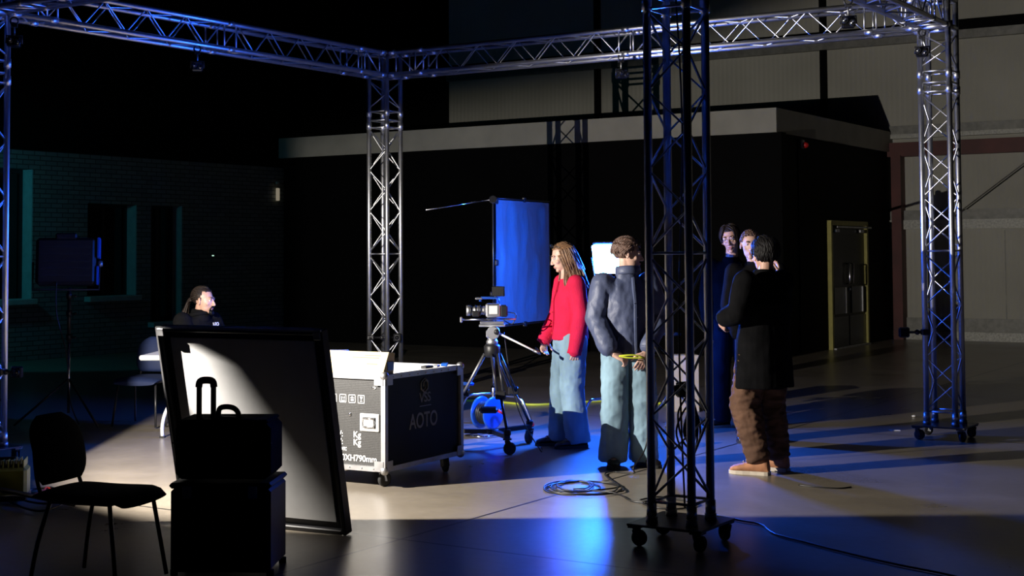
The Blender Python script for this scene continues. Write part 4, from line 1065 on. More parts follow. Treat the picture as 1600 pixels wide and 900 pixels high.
def hair_cap(Mh, hairline, rad=(.083, .104, .094), c=(0, .020, .036), amp=.004, nu=64, nv=40, seed=1.):
    """shell over the skull, cut by hairline(x,y,z)"""
    m = MB(); idx = {}; vs = []; fs = []
    def pt(i, j, k):
        th = pi*i/nv - pi/2; a = 2*pi*j/nu
        d = V((cos(th)*cos(a), cos(th)*sin(a), sin(th)))
        r = 1 + amp*12*noise.noise(V((d.x*7+seed, d.y*7, d.z*3)))
        return V(c) + V((d.x*rad[0]*r*k, d.y*rad[1]*r*k, d.z*rad[2]*r*k))
    def vid(i, j, k):
        key = (i, j % nu, k)
        if key not in idx: idx[key] = len(vs); vs.append(pt(i, j % nu, k))
        return idx[key]
    keep = set()
    for i in range(1, nv):
        for j in range(nu):
            p = pt(i+.5, j+.5, 1.)
            if hairline(p): keep.add((i, j))
    for (i, j) in keep:
        if i+1 <= nv-1:
            fs.append((vid(i, j, 1.), vid(i, j+1, 1.), vid(i+1, j+1, 1.), vid(i+1, j, 1.)))
            fs.append((vid(i, j, .9), vid(i+1, j, .9), vid(i+1, j+1, .9), vid(i, j+1, .9)))
            for (di, dj, a, b) in ((-1, 0, (i, j), (i, j+1)), (1, 0, (i+1, j+1), (i+1, j)), (0, -1, (i+1, j), (i, j)), (0, 1, (i, j+1), (i+1, j+1))):
                nb = (i+di, (j+dj) % nu)
                if nb not in keep and 1 <= nb[0] <= nv-2: fs.append((vid(*b, 1.), vid(*a, 1.), vid(*a, .9), vid(*b, .9)))
    m.add(vs, fs, True)
    top = vid  # pole
    pm = [pt(nv-1, j, 1.) for j in range(nu)]
    if all((nv-2, j) in keep for j in range(nu)) or True:
        o = len(m.v); m.add(pm + [pt(nv, 0, 1.)], [(j, (j+1) % nu, nu) for j in range(nu)], True)
    m.xf(Mh); return m
def locks(m, Mh, roots, steps, flow, r=.006, lift=.0, rnd=random, rad=(.085, .106, .096), c=(0, .020, .036), step=.016, taper=True, hug=.05):
    cc = V(c)
    for d in roots:
        p = cc + V((d[0]*rad[0], d[1]*rad[1], d[2]*rad[2])); pts = [p - V(d)*.006]; n_ = steps if isinstance(steps, int) else rnd.randint(*steps)
        sw = V((rnd.uniform(-1, 1), rnd.uniform(-1, 1), rnd.uniform(-1, 1)))*.25
        for k in range(n_):
            v = flow(p, k) + sw*.35; p = p + v.normalized()*step
            q = p - cc; e = V((q.x/rad[0], q.y/rad[1], q.z/rad[2])); L = e.length
            if L < 1.0 + lift*k: p = cc + q*((1.0 + lift*k)/L)
            elif hug and L > 1.0 + hug + lift*k: p = cc + q*((1.0 + hug + lift*k)/L)
            pts.append(p.copy())
        rs = [r*(.6 + .6*sin(pi*min(1, (i+.6)/len(pts)))) if taper else r for i in range(len(pts))]; rs[-1] = r*.2
        m.tube([Mh @ q for q in pts], [(a*1.5, a*.8) for a in rs], 6)
def sphere_dirs(n, cond, seed=0):
    out = []; g = pi*(3 - sqrt(5))
    for i in range(n):
        z = 1 - 2*(i+.5)/n; r = sqrt(1-z*z); a = g*i + seed; d = (r*cos(a), r*sin(a), z)
        if cond(*d): out.append(d)
    return out

def shoe(root, ankle, yaw, m='shoe_black', solem='black_rubber', L=.285, hgt=.10, W=.050, z0=0.):
    """ankle x,y; yaw 0 = toe toward -y"""
    R = Matrix.Translation(V((ankle[0], ankle[1], z0))) @ Matrix.Rotation(yaw, 4, 'Z')
    R_ = []
    for t, w, h in ((-.075, .55, .5), (-.068, .72, .92), (-.045, .84, 1.), (0, .86, 1.), (.03, .84, .93), (.07, .90, .70), (.11, 1.02, .56), (.15, 1.0, .48), (.18, .82, .38), (.20, .5, .25), (.205, .2, .12)):
        y = -t*L/.28; hh = hgt*h*.5
        R_.append(((0, y, .018 + hh), (W*w, 0, 0), (0, 0, hh)))
    up = MB().rings(R_, 20).xf(R).build('shoe', m, root)
    R_ = []
    pr = [(-.080, .5), (-.074, .78), (-.05, .92), (0, .86), (.05, .88), (.10, 1.06), (.15, 1.06), (.185, .86), (.205, .5), (.212, .2)]
    vs = []; 
    out_ = [(W*w, -t*L/.28) for t, w in pr] + [(-W*w, -t*L/.28) for t, w in reversed(pr)]
    n = len(out_); s = MB(); s.add([(x, y, 0) for x, y in out_] + [(x, y, .026) for x, y in out_], [tuple(range(n))[::-1], tuple(range(n, 2*n))] + [(i, (i+1) % n, n+(i+1) % n, n+i) for i in range(n)])
    s.xf(R).build('sole', solem, up)
    la = MB()
    for k in range(4): la.tube([(-.022, -(.045 + k*.022), .115*hgt/.10 - .013*k), (0, -(.05 + k*.022), .122*hgt/.10 - .013*k), (.022, -(.045 + k*.022), .115*hgt/.10 - .013*k)], .0035, 6)
    la.xf(R).build('laces', m if m != 'tan_suede' else 'sole', up)

def torso_rings(P, C, N, rp, rw, rc, rs, yawc=0., yawp=0., zt=None):
    """rings from pelvis P to chest C to neck base N (points); r*: (half width, half depth)"""
    def R(c, r, yw): return (c, V((cos(yw)*r[0], sin(yw)*r[0], 0)), V((-sin(yw)*r[1], cos(yw)*r[1], 0)))
    out = []
    for c, r, yw in ((P + V((0, 0, -.10)), (rp[0]*.7, rp[1]*.75), yawp), (P + V((0, 0, -.04)), (rp[0]*.97, rp[1]), yawp), (P + V((0, 0, .03)), rp, yawp), (P.lerp(C, .45), rw, (yawp+yawc)/2), (P.lerp(C, .75), ((rw[0]+rc[0])/2, (rw[1]+rc[1])/2), yawc),
                 (C, rc, yawc), (C.lerp(N, .45), rs, yawc), (C.lerp(N, .72), (rs[0]*.86, rs[1]*.85), yawc), (C.lerp(N, .9), (rs[0]*.5, rs[1]*.7), yawc), (N, (.062, .060), yawc)):
        out.append(R(c, r, yw))
    return out

class Person:
    def __init__(s, label, P, yaw, skin='skin', cat='person'):
        s.root = thing('person', label, cat, P, yaw); s.skin = skin
    def body(s, j, Mh, hands, jaw=1., nose=1., size=.0055):
        """j: joints dict (local), hands: list of (wrist, dir, normal, side, curl)"""
        m = MB()
        m.rings(torso_rings(j['P'], j['C'], j['N'], (.150, .105), (.125, .092), (.150, .105), (.160, .080), j.get('yc', 0), j.get('yp', 0)), 22)
        hc = Mh @ V((0, .020, -.045)); m.tube([j['N'] + V((0, 0, -.03)), j['N'].lerp(hc, .5), hc, Mh @ V((0, .015, .0))], [.066, .054, .053, .05], 16)
        for k in 'LR':
            a = j['arm'+k]; limb(m, [j['C'].lerp(a[0], .55), a[0], a[1], a[2]], [.06, .050, .040, .026])
            l = j['leg'+k]; limb(m, [l[0], l[1], l[2]], [.082, .054, .036])
            ft = j.get('foot'+k, 0); m.ball(l[2] + V((sin(ft)*.05, -cos(ft)*.05, -.035)), (.038, .10, .035), R=Matrix.Rotation(ft, 3, 'Z'))
        for h in hands: hand(m, *h)
        head_shape(m, Mh, jaw, nose)
        return voxel(m, 'body', s.skin, s.root, size, 2)
    def top(s, name, j, m_, rp, rw, rc, rs, sl, hem, name2=None, disp=None, size=.0085, collar=None, hemr=None, cut=(1., 1.)):
        m = MB(); P, C, N = j['P'], j['C'], j['N']
        R = torso_rings(P, C, N, rp, rw, rc, rs, j.get('yc', 0), j.get('yp', 0))[2:]
        hemc = V((P.x + j.get('hx', 0), P.y + j.get('hy', 0), hem)); yp = j.get('yp', 0); hr = hemr or rp
        base = [(hemc, V((cos(yp)*hr[0], sin(yp)*hr[0], 0)), V((-sin(yp)*hr[1], cos(yp)*hr[1], 0)))]
        if hem < P.z - .15: q = hemc.lerp(P, .5); base.append((q, V((cos(yp)*(hr[0]+rp[0])/2, sin(yp)*(hr[0]+rp[0])/2, 0)), V((-sin(yp)*(hr[1]+rp[1])/2, cos(yp)*(hr[1]+rp[1])/2, 0))))
        R = base + [r for r in R if r[0].z > hem + .02]
        m.rings(R, 28)
        for k in 'LR':
            a = j['arm'+k]; cutk = cut[0 if k == 'L' else 1]; e = a[1].lerp(a[2], cutk)
            limb(m, [C.lerp(a[0], .5), a[0], a[0].lerp(a[1], .5), a[1], a[1].lerp(e, .5), e], sl, 18)
        if collar: m.tube([N + V(collar[0]), N + V(collar[1])], [collar[2], collar[3]], 20)
        return voxel(m, name, m_, s.root, size, 4, disp)
    def trousers(s, j, m_, rh=.10, rk=.085, ra=.080, waist=(.155, .115), disp=None, size=.0085, name='trousers', za=.06, seated=False):
        m = MB(); P = j['P']; yp = j.get('yp', 0)
        R = [(P + V((0, 0, z)), V((cos(yp)*waist[0]*k, sin(yp)*waist[0]*k, 0)), V((-sin(yp)*waist[1]*k, cos(yp)*waist[1]*k, 0))) for z, k in ((-.12, .8), (-.06, 1.), (.04, 1.), (.12, .93))]
        m.rings(R, 26)
        for k in 'LR':
            h, kn, an = j['leg'+k]; an2 = V((an.x, an.y, za))
            if seated: an2 = an
            limb(m, [h, h.lerp(kn, .5), kn, kn.lerp(an2, .5)], [rh*1.02, rh, rk, (rk+ra)/2], 18)
            d = (an2 - kn).normalized(); x = V((1, 0, 0)); q = kn.lerp(an2, .3)
            m.tube([kn, kn.lerp(an2, .5), an2], [rk, (rk+ra)/2, ra], 18)
        return voxel(m, name, m_, s.root, size, 3, disp)
def jt(P, C, N, aL, aR, lL, lR, **k):
    d = dict(P=V(P), C=V(C), N=V(N), armL=[V(q) for q in aL], armR=[V(q) for q in aR], legL=[V(q) for q in lL], legR=[V(q) for q in lR]); d.update(k); return d

# ---------------------------------------------------------------- woman in the red cardigan (faces left)
g = Person('young woman with long brown hair in a red cardigan and pale jeans', (.478, 12.28, 0), radians(-74), 'skin_pale')
j = jt((0, .01, .94), (0, .01, 1.24), (0, -.005, 1.43),
       [(.165, .015, 1.385), (.225, .035, 1.12), (.215, -.015, .86)], [(-.165, .0, 1.385), (-.235, -.03, 1.12), (-.19, -.16, .90)],
       [(.085, .01, .90), (.095, -.01, .50), (.105, .04, .09)], [(-.085, .01, .90), (-.10, -.03, .50), (-.115, -.05, .09)], footL=.1, footR=-.1)
Mh = headM((0, -.055, 1.605), radians(-6), radians(17), 0, .98)
g.body(j, Mh, [(j['armL'][2], (0, -.05, -1), (1, 0, 0), -1, .55, .92), (j['armR'][2], (.05, -.12, -1), (-1, -.3, 0), 1, .6, .92)], jaw=.93, nose=.97)
face_bits(g.root, Mh, 'hair_dark', 'skin_pale', look=(0, -.003))
fg = folds(9, .006, .45, 2.)
g.top('cardigan', j, 'red_knit', (.170, .150), (.160, .135), (.168, .135), (.178, .098), [.075, .076, .070, .066, .064, .060], .905, disp=fg, hemr=(.175, .155), cut=(1.12, .97))
m = MB(); m.tube([(-.01, -.142, .93), (-.01, -.138, 1.1), (-.008, -.134, 1.25), (-.005, -.088, 1.40)], .006, 8); m.build('button_band', 'red_knit', g.root)
for z in (.96, 1.05, 1.14, 1.23, 1.32): MB().ball((-.012, -.148 + max(0, z-1.23)*.35, z), (.009, .005, .009), nu=12, nv=8).build('button', 'red_plastic', g.root)
for k in 'LR':
    a = j['arm'+k]; d = (a[2]-a[1]).normalized(); e = a[1].lerp(a[2], 1.12 if k == 'L' else .97); R_ = MB().tube([e - d*.02, e + d*.035], [.056, .060], 20).build('cuff', 'red_knit', g.root)
fgj = lambda p: folds(8, .012, .8, 4.)(p) + folds(18, .004, .9, 1.)(p)
g.trousers(j, 'denim', .110, .100, .100, (.165, .135), fgj, name='jeans', za=.045)
m = MB(); m.ball((-.06, -.13, .895), (.03, .02, .02)); 
for ft, k in ((.1, 'L'), (-.1, 'R')): shoe(g.root, j['leg'+k][2], ft, 'shoe_black')
hl = lambda p: (p.y > -.028 or p.z > .085) and p.z > -.07
mm = hair_cap(Mh, hl, amp=.003)
rnd = random.Random(4)
def flow_long(p, k):
    if p.z > .075: return V((p.x*7 + (.3 if p.x > 0 else -.3), .25 - p.y*2.0, -.35))
    return V((p.x*1.2*(p.z > 0), .05 if p.y > 0 else (.55 if p.y < -.03 else .12), -1.))
dirs = sphere_dirs(520, lambda x, y, z: z > .05 and (y > -.45 or z > .72), .3)
locks(mm, Mh, dirs, (15, 21), flow_long, .0042, 0, rnd, rad=(.085, .106, .096), hug=0)
# lengths falling in front of the near shoulder and down the back
for i in range(170):
    s = 1 if i % 2 else -1; a = rnd.uniform(0, 1); y0 = -.05 + a*.15
    p0 = V((s*(.083 - .02*abs(a-.4)), y0, .03)); tip = V((s*rnd.uniform(.07, .115), y0 + .02 - .07*(1-a) + .02, -.25 - rnd.uniform(0, .09)))
    mid_ = V((s*(.092), y0 + .012, -.10)); mm.tube([Mh @ q for q in smoothpath([p0, mid_, p0.lerp(tip, .75) + V((s*.012, 0, 0)), tip], 3)], [(.0055, .004)]*4 + [(.0065, .004)]*4 + [(.004, .003), (.0015, .0015)], 6)
for i in range(90):
    x0 = rnd.uniform(-.07, .07); p0 = V((x0, .115 - abs(x0)*.4, .03)); mm.tube([Mh @ q for q in smoothpath([p0, p0 + V((0, .012, -.12)), p0 + V((x0*.25, .035 + .01*rnd.random(), -.24 - rnd.uniform(0, .1)))], 4)], [(.007, .005)]*7 + [(.005, .003), (.002, .002)], 6)
mm.build('hair', 'hair_brown', g.root)
sg = MB()
for s in (-1, 1): sg.tube([(s*.030 + .026*cos(k*pi/10), -.062 + .03*(abs(.03+.026*cos(k*pi/10)))*8*.12, .118 + .017*sin(k*pi/10)) for k in range(20)], .003, 6, closed=True); sg.tube([(s*.057, -.055, .117), (s*.088, .0, .085), (s*.092, .05, .055)], .0028, 6)
sg.tube([(-.005, -.066, .118), (.005, -.066, .118)], .003, 6); sg.xf(Mh).build('sunglasses', 'steel_dark', g.root)
MB().box((.0, 0, 0), (.045, .012, .075), bev=.004).xf(Matrix.Translation(V((-.19, -.22, .80))) @ Matrix.Rotation(.5, 4, 'X')).build('strap_end', 'black', g.root)

# ---------------------------------------------------------------- man in the slate blue jacket (head turned right)
b = Person('young man in a slate blue jacket and jeans, head turned right', (.885, 11.13, 0), radians(8), 'skin_pale')
j = jt((-.005, .02, .95), (0, .02, 1.25), (.0, .015, 1.455),
       [(.180, .02, 1.40), (.255, .00, 1.13), (.115, -.155, .915)], [(-.185, .02, 1.40), (-.250, .01, 1.14), (-.175, -.155, .905)],
       [(.09, .01, .92), (.115, -.035, .50), (.125, .03, .09)], [(-.09, .01, .92), (-.105, -.01, .50), (-.115, .02, .09)], footL=.35, footR=-.2)
Mh = headM((.012, -.005, 1.625), radians(78), radians(6), radians(4), 1.0)
b.body(j, Mh, [((.100, -.175, .885), (-.45, -.25, -1), (.3, -1, .2), 1, .45, 1.), ((-.155, -.175, .875), (.85, -.2, -.35), (0, -.6, .9), -1, .9, 1.)])
face_bits(b.root, Mh, 'hair_dark', 'skin_pale')
msk = lambda p: 1.0
def fj(p): 
    f1 = folds(7, .015, .45, 6.)(p); f2 = folds(17, .005, .7, 1.)(p); return f1 + f2
b.top('jacket', j, 'navy_shell', (.190, .150), (.178, .138), (.190, .140), (.200, .105), [.088, .088, .080, .074, .072, .068], .845, disp=fj, collar=((0, -.0, -.04), (0, -.015, .075), .085, .082), hemr=(.195, .155), cut=(.93, .90))
for k, c in (('L', .93), ('R', .90)):
    a = j['arm'+k]; d = (a[2]-a[1]).normalized(); e = a[1].lerp(a[2], c); MB().tube([e - d*.02, e + d*.04], [.060, .056], 20).build('cuff', 'navy_shell', b.root)
m = MB(); m.bar((.03, -.140, .86), (.03, -.133, 1.05), .055, .014); m.bar((.03, -.133, 1.05), (.03, -.134, 1.25), .055, .014); m.bar((.03, -.134, 1.25), (.025, -.085, 1.45), .05, .014); m.build('zip_flap', 'navy_shell', b.root)
for z in (.92, 1.18): MB().box((.03, -.148, z), (.016, .006, .075), bev=.002).build('zip_pull', 'black', b.root)
MB().ball((.045, -.148, 1.15), .006).build('snap_button', 'chrome', b.root)
m = MB(); R_ = []
for t in range(22):
    a = -2.3 + 4.6*t/21 + 0; R_.append(V((.01 + .088*sin(a), .0 - .085*cos(a)*1, 1.50 + .012*cos(a))))
m.tube(R_, [(.012, .034)]*22, 10); m.build('collar', 'navy_shell', b.root)
for s in (-1, 1): MB().tube([(s*.13, -.135, .90), (s*.10, -.142, 1.0)], .005, 6).build('pocket_welt', 'navy_shell', b.root)
def fd(p): return folds(7, .016, .8, 8.)(p) + folds(16, .005, .9, 3.)(p)
b.trousers(j, 'denim', .108, .102, .108, (.160, .125), fd, name='jeans', za=.05)
for ft, k in ((.35, 'L'), (-.2, 'R')): shoe(b.root, j['leg'+k][2], ft, 'shoe_black')
hl = lambda p: ((p.y > -.035) or p.z > .075) and p.z > (-.035 if p.y > .03 else .012)
mm = hair_cap(Mh, hl, rad=(.088, .108, .098), amp=.006); rnd = random.Random(9)
def flow_curl(p, k):
    a = k*1.3 + p.x*40; return V((p.x*3 + sin(a)*.9, .15 + cos(a)*.9 - (p.z > .09)*.7, .1 - .35*k + (p.z > .08)*.5))
locks(mm, Mh, sphere_dirs(900, lambda x, y, z: (y > -.3 or z > .5) and z > -.15 and (y > .1 or z > .1), .7), (4, 7), flow_curl, .0042, .012, rnd, rad=(.088, .108, .098), step=.014, hug=.10)
mm.build('hair', 'hair_light', b.root)
# things he holds
bm_ = V((.885, 11.13, 0)); Rz = Matrix.Rotation(radians(8), 3, 'Z')
def bw_(p): return bm_ + Rz @ V(p)
m = MB(); m.tube(smoothpath([bw_((-.115, -.215, .862)), bw_((-.06, -.235, .868)), bw_((0, -.24, .868)), bw_((.05, -.235, .858)), bw_((.08, -.225, .845))], 5), [(.003, .006)]*21, 8)
m.tube(smoothpath([bw_((-.115, -.215, .862)), bw_((-.06, -.23, .850)), bw_((0, -.235, .847)), bw_((.05, -.235, .846)), bw_((.08, -.225, .845))], 5), [(.003, .006)]*21, 8)
tag(m.build('yellow_strap', 'yellow_hose'), 'yellow green strap held between the hands of the man in the blue jacket', 'strap')
p0 = bw_((.075, -.225, .84)); pe = ground(990, 741) + V((0, 0, .008))
tag(MB().tube(smoothpath([p0, p0 + V((.035, -.02, -.20)), p0 + V((.03, -.03, -.42)), p0 + V((.0, -.06, -.66)), pe + V((0, -.02, .05)), pe, ground(960, 739) + V((0, 0, .008))], 6), .0055, 7).build('held_cable', 'cable'), 'thin black cable hanging from the hands of the man in the blue jacket', 'cable')

# ---------------------------------------------------------------- tall man in black with glasses
t_ = Person('tall man with glasses and dark parted hair in a black sweater, left of the trio', (2.055, 13.5, 0), radians(-14), 'skin')
j = jt((0, .02, 1.01), (0, .02, 1.35), (0, .0, 1.575), [(.195, .02, 1.51), (.25, .03, 1.20), (.20, -.04, .93)], [(-.195, .02, 1.51), (-.25, .04, 1.20), (-.22, -.03, .93)],
       [(.09, .01, .97), (.11, -.02, .53), (.12, .03, .09)], [(-.09, .01, .97), (-.105, -.03, .53), (-.11, .02, .09)], footL=.2, footR=-.9)
Mh = headM((.0, -.055, 1.760), radians(-6), radians(10), radians(-8), 1.06)
t_.body(j, Mh, [(j['armL'][2], (-.1, -.2, -1), (1, 0, 0), -1, .5, 1.05), (j['armR'][2], (.1, -.2, -1), (-1, 0, 0), 1, .5, 1.05)], jaw=.95)
face_bits(t_.root, Mh, 'hair_dark', 'skin', 'chrome')
t_.top('sweater', j, 'black_cloth', (.185, .145), (.172, .13), (.185, .135), (.20, .10), [.082, .080, .072, .066, .062, .056], .90, disp=folds(9, .006, .4, 3.), collar=((0, -.0, -.05), (0, -.012, .022), .085, .074), cut=(.96, .96))
t_.trousers(j, 'denim_dark', .098, .086, .084, (.155, .12), folds(10, .006, .7, 5.), za=.06)
for ft, k in ((.2, 'L'), (-.9, 'R')): shoe(t_.root, j['leg'+k][2], ft, 'shoe_black', 'sole')
hl = lambda p: ((p.y > -.02) or p.z > .080) and p.z > (-.05 if p.y > .03 else -.015)
mm = hair_cap(Mh, hl, rad=(.086, .106, .098)); rnd = random.Random(2)
def flow_part(p, k): return V(((1 if p.x > -.012 else -1)*(1.2 if p.z > .07 else .25), (-.9 if p.y < 0 and p.z > .06 else .2), -.45*k if p.z < .1 else -.1))
locks(mm, Mh, sphere_dirs(300, lambda x, y, z: (y > -.62 or z > .72) and z > -.1 and (y > -.35 or z > .35), .2), (6, 9), flow_part, .0075, .005, rnd, rad=(.087, .107, .099))
mm.build('hair', 'hair_dark', t_.root)

# ---------------------------------------------------------------- shorter haired man, mostly hidden
u_ = Person('man with short brown hair in a dark jacket, face half hidden behind the long coat', (2.125, 12.55, 0), radians(-8), 'skin_pale')
j = jt((0, .02, .98), (0, .02, 1.31), (0, .0, 1.525), [(.19, .02, 1.465), (.245, .02, 1.17), (.17, -.10, .93)], [(-.19, .02, 1.465), (-.245, .02, 1.17), (-.17, -.10, .93)],
       [(.09, .01, .94), (.10, -.01, .51), (.11, .03, .09)], [(-.09, .01, .94), (-.10, -.01, .51), (-.11, .03, .09)], footL=.2, footR=-.2)
Mh = headM((-.05, -.045, 1.700), radians(4), radians(6), radians(3), 1.02)
u_.body(j, Mh, [(j['armL'][2], (-.5, -.4, -.8), (.3, -1, 0), 1, .6, 1.), (j['armR'][2], (.5, -.4, -.8), (-.3, -1, 0), -1, .6, 1.)], jaw=.97)
face_bits(u_.root, Mh, 'hair_dark', 'skin_pale')
u_.top('jacket', j, 'black_cloth', (.185, .145), (.172, .13), (.185, .135), (.20, .10), [.082, .082, .074, .068, .064, .058], .88, disp=folds(9, .006, .4, 7.), collar=((0, -.0, -.05), (0, -.01, .035), .085, .076), cut=(.95, .95))
u_.trousers(j, 'denim_dark', .098, .086, .082, (.155, .12), folds(10, .006, .7, 2.), za=.06)
for ft, k in ((.2, 'L'), (-.2, 'R')): shoe(u_.root, j['leg'+k][2], ft, 'shoe_black')
hl = lambda p: ((p.y > -.03) or p.z > .084) and p.z > (-.03 if p.y > .03 else .02)
mm = hair_cap(Mh, hl, rad=(.081, .102, .093)); rnd = random.Random(5)
def flow_short(p, k): return V((p.x*2, -.8 if p.z > .08 else .3, -.2 - .5*(p.z < .08)))
locks(mm, Mh, sphere_dirs(420, lambda x, y, z: (y > -.5 or z > .72) and z > 0.05, .5), (2, 4), flow_short, .0055, .01, rnd, rad=(.081, .102, .094), step=.013)
mm.build('hair', 'hair_light', u_.root)

# ---------------------------------------------------------------- man in the long black coat seen from behind
k_ = Person('person in a long black coat seen from behind, with brown trousers and tan shoes', (1.875, 10.80, 0), radians(212), 'skin')
def loc_(w, P, yaw): return Matrix.Rotation(-yaw, 3, 'Z') @ (V(w) - V(P))
KP = (1.875, 10.80, 0); KY = radians(212)
wL = loc_(at(1131, 497, 10.72), KP, KY); wR = loc_(at(1217, 432, 11.12), KP, KY)
j = jt((0, .0, .96), (0, .03, 1.25), (-.03, .0, 1.45), [(.195, .03, 1.41), (.285, .06, 1.20), wL], [(-.195, .0, 1.41), (-.24, -.16, 1.22), wR],
       [(.09, .0, .93), (.125, -.07, .50), (.115, .06, .09)], [(-.09, .0, .93), (-.115, -.06, .50), (-.135, .0, .09)], footL=.55, footR=.35)
Mh = headM((-.05, -.03, 1.615), radians(-12), radians(6), radians(2), 1.09)
k_.body(j, Mh, [(wL, (-.25, -.55, -.75), (.9, .2, .2), 1, .75, 1.02), (wR, (.0, -.1, 1), (-.7, .5, .1), -1, .6, 1.)])
face_bits(k_.root, Mh, 'hair_black', 'skin')
def fc(p): return folds(5, .010, .3, 3.)(p) + folds(13, .003, .5, 1.)(p)
k_.top('long_coat', j, 'black_cloth', (.215, .175), (.205, .16), (.215, .160), (.205, .110), [.100, .098, .090, .082, .078, .068], .635, disp=fc, collar=((0, .0, -.05), (0, -.008, .055), .090, .078), hemr=(.235, .20), cut=(.96, .93))
MB().tube([j['armL'][1].lerp(j['armL'][2], .98) , j['armL'][2] + (j['armL'][2]-j['armL'][1]).normalized()*.02], [.040, .038], 16).build('shirt_cuff', 'white_metal', k_.root)
def fb(p): return folds(9, .020, 1.7, 5.)(p) + folds(20, .004, 1.2, 2.)(p)
k_.trousers(j, 'brown_cotton', .112, .108, .080, (.165, .13), fb, za=.10)
for ft, k in ((.55, 'L'), (.35, 'R')): shoe(k_.root, j['leg'+k][2], ft, 'tan_suede', 'sole', .30, .11, .052)
hl = lambda p: ((p.y > -.03) or p.z > .075) and p.z > (-.10 if p.y > .03 else (-.02 if p.y < .0 else .015))
mm = hair_cap(Mh, hl, rad=(.089, .110, .099), amp=.005); rnd = random.Random(12)
def flow_back(p, k): return V((p.x*1.5, .5 if p.z > .05 else .05, -.25 - .45*k*.5))
locks(mm, Mh, sphere_dirs(420, lambda x, y, z: (y > -.4 or z > .6) and z > -.45 and (y > .15 or z > .15), .1), (4, 6), flow_back, .0075, .008, rnd, rad=(.089, .110, .100))
mm.build('hair', 'hair_black', k_.root)

# ---------------------------------------------------------------- seated man with ponytail and goatee
s_ = Person('seated man with a goatee and dark ponytail, behind the framed board', (-3.04, 13.86, 0), radians(58), 'skin')
j = jt((0, .06, .56), (0, .0, .87), (0, -.04, 1.07), [(.19, -.02, 1.005), (.245, -.10, .80), (.14, -.33, .785)], [(-.19, .0, 1.005), (-.235, -.14, .80), (-.12, -.34, .785)],
       [(.09, .02, .54), (.13, -.36, .52), (.13, -.38, .09)], [(-.09, .02, .54), (-.13, -.36, .52), (-.13, -.38, .09)], footL=.1, footR=-.1)
Mh = headM((.0, -.095, 1.205), radians(16), radians(6), 0, 1.04)
s_.body(j, Mh, [((.135, -.345, .785), (-.5, -.9, -.1), (0, 0, 1), 1, .5, 1.), ((-.115, -.355, .785), (.5, -.9, -.1), (0, 0, 1), -1, .5, 1.)], jaw=1.04)
face_bits(s_.root, Mh, 'hair_black', 'skin')
s_.top('hooded_top', j, 'black_cloth', (.205, .165), (.195, .155), (.205, .150), (.215, .110), [.095, .092, .084, .076, .070, .058], .50, disp=folds(8, .007, .5, 3.), collar=((0, .0, -.05), (0, -.01, .05), .10, .082), cut=(.95, .95))
m = MB(); m.tube([V((.105*cos(a), -.035 + .095*sin(a), 1.07 - .02*sin(a))) for a in [k*pi/10 for k in range(20)]], .020, 10, closed=True); m.build('hood', 'black_cloth', s_.root)
s_.trousers(j, 'black_cloth', .10, .085, .075, (.16, .13), folds(9, .006, .7, 2.), seated=True)
for ft, k in ((.1, 'L'), (-.1, 'R')): shoe(s_.root, j['leg'+k][2], ft, 'shoe_black')
text_mesh('chest_print', 'I-EO', .050, 'white_print', s_.root, Matrix.Rotation(radians(8), 3, 'Z') @ rotR(radians(84), 0), (.085, -.172, .975), .002, 'CENTER', 'small white lettering on the chest')
hl = lambda p: ((p.y > -.005) or p.z > .088) and p.z > (-.06 if p.y > .05 else .0)
mm = hair_cap(Mh, hl, rad=(.081, .103, .093)); rnd = random.Random(3)
locks(mm, Mh, sphere_dirs(300, lambda x, y, z: (y > -.25 or z > .8) and z > -.3 and (y > .1 or z > .2), .1), (5, 7), lambda p, k: V((-p.x*2.0, 1.1, -.25 - (p.z < .03)*.2)), .006, 0, rnd, rad=(.081, .103, .094))
for i in range(26):
    q = V((rnd.uniform(-.02, .02), .118, .0 + rnd.uniform(-.015, .015))); e = V((rnd.uniform(-.06, .06), .165 + rnd.uniform(-.02, .05), -.25 - rnd.uniform(0, .10)))
    mm.tube([Mh @ w_ for w_ in smoothpath([q, q + V((0, .035, -.02)), q.lerp(e, .5) + V((0, .030, .01)), e], 4)], [.010]*9 + [.006, .005, .004, .002], 7)
mm.build('hair', 'hair_dark', s_.root)
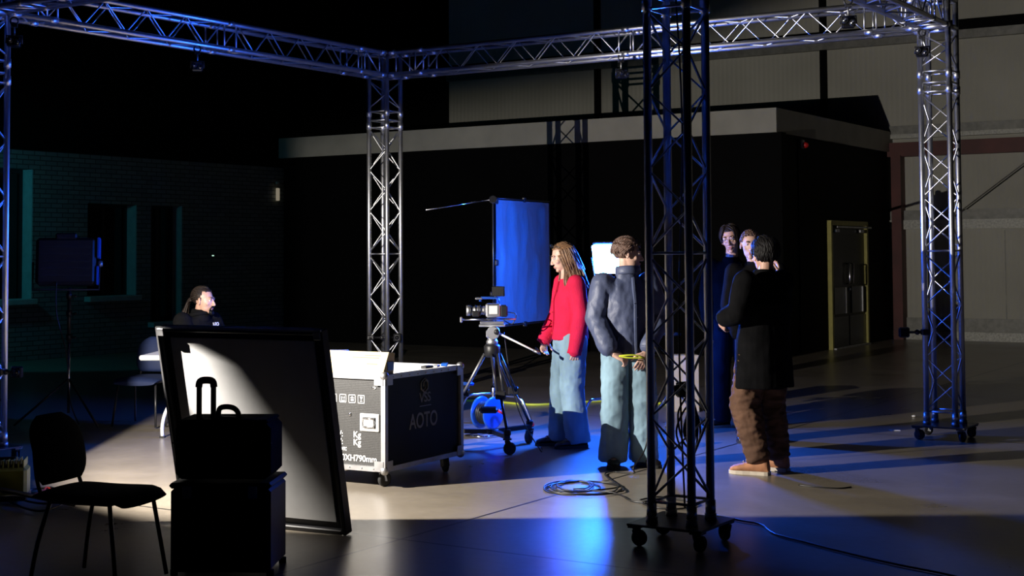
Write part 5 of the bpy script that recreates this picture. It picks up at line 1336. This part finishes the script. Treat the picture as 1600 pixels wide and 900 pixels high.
MB().tube([Mh @ V((.022*cos(k*pi/6), .125, .0 + .022*sin(k*pi/6))) for k in range(12)], .006, 8, closed=True).build('hair_tie', 'steel_dark', s_.root)
bd = MB(); bd.ball((0, -.082, -.100), (.026, .020, .024)); bd.tube([(-.028, -.080, -.088), (-.029, -.088, -.062), (-.014, -.098, -.050), (0, -.101, -.049), (.014, -.098, -.050), (.029, -.088, -.062), (.028, -.080, -.088)], [(.006, .006)]*7, 8)
for i in range(60):
    x = rnd.uniform(-.022, .022); bd.tube([(x, -.096, -.085), (x*1.1, -.104, -.108), (x*.9, -.098, -.128)], [.004, .0035, .001], 5)
bd.xf(Mh).build('beard', 'hair_black', s_.root)
# ================================================================== CAMERA, WORLD, VIEW
cd = bpy.data.cameras.new('camera'); cam = bpy.data.objects.new('camera', cd); COL.objects.link(cam)
cd.sensor_width = 36; cd.lens = F/1600*36; cd.shift_y = -(450 - CY)/1600; cd.clip_end = 200; cd.clip_start = .05
fw = V((0, cos(PITCH), sin(PITCH))); up0 = V((0, -sin(PITCH), cos(PITCH))); rt0 = V((1, 0, 0))
# image x = u*c - v*s, y(down) = u*s + v*c
rt = rt0*cos(ROLL) + up0*sin(ROLL); up = up0*cos(ROLL) - rt0*sin(ROLL)
cam.matrix_world = Matrix(((rt.x, up.x, -fw.x, 0), (rt.y, up.y, -fw.y, 0), (rt.z, up.z, -fw.z, HC), (0, 0, 0, 1)))
bpy.context.scene.camera = cam
w = bpy.data.worlds.new('World'); bpy.context.scene.world = w; w.use_nodes = True
w.node_tree.nodes['Background'].inputs[0].default_value = (.3, .4, 1, 1); w.node_tree.nodes['Background'].inputs[1].default_value = .0
sc = bpy.context.scene
sc.view_settings.view_transform = 'Standard'; sc.view_settings.look = 'None'; sc.view_settings.exposure = 0; sc.view_settings.gamma = 1
sc.view_settings.use_curve_mapping = False
sc.cycles.use_denoising = True
try: sc.cycles.denoiser = 'OPENIMAGEDENOISE'
except Exception: pass
sc.cycles.sample_clamp_indirect = 4
sc.cycles.max_bounces = 6
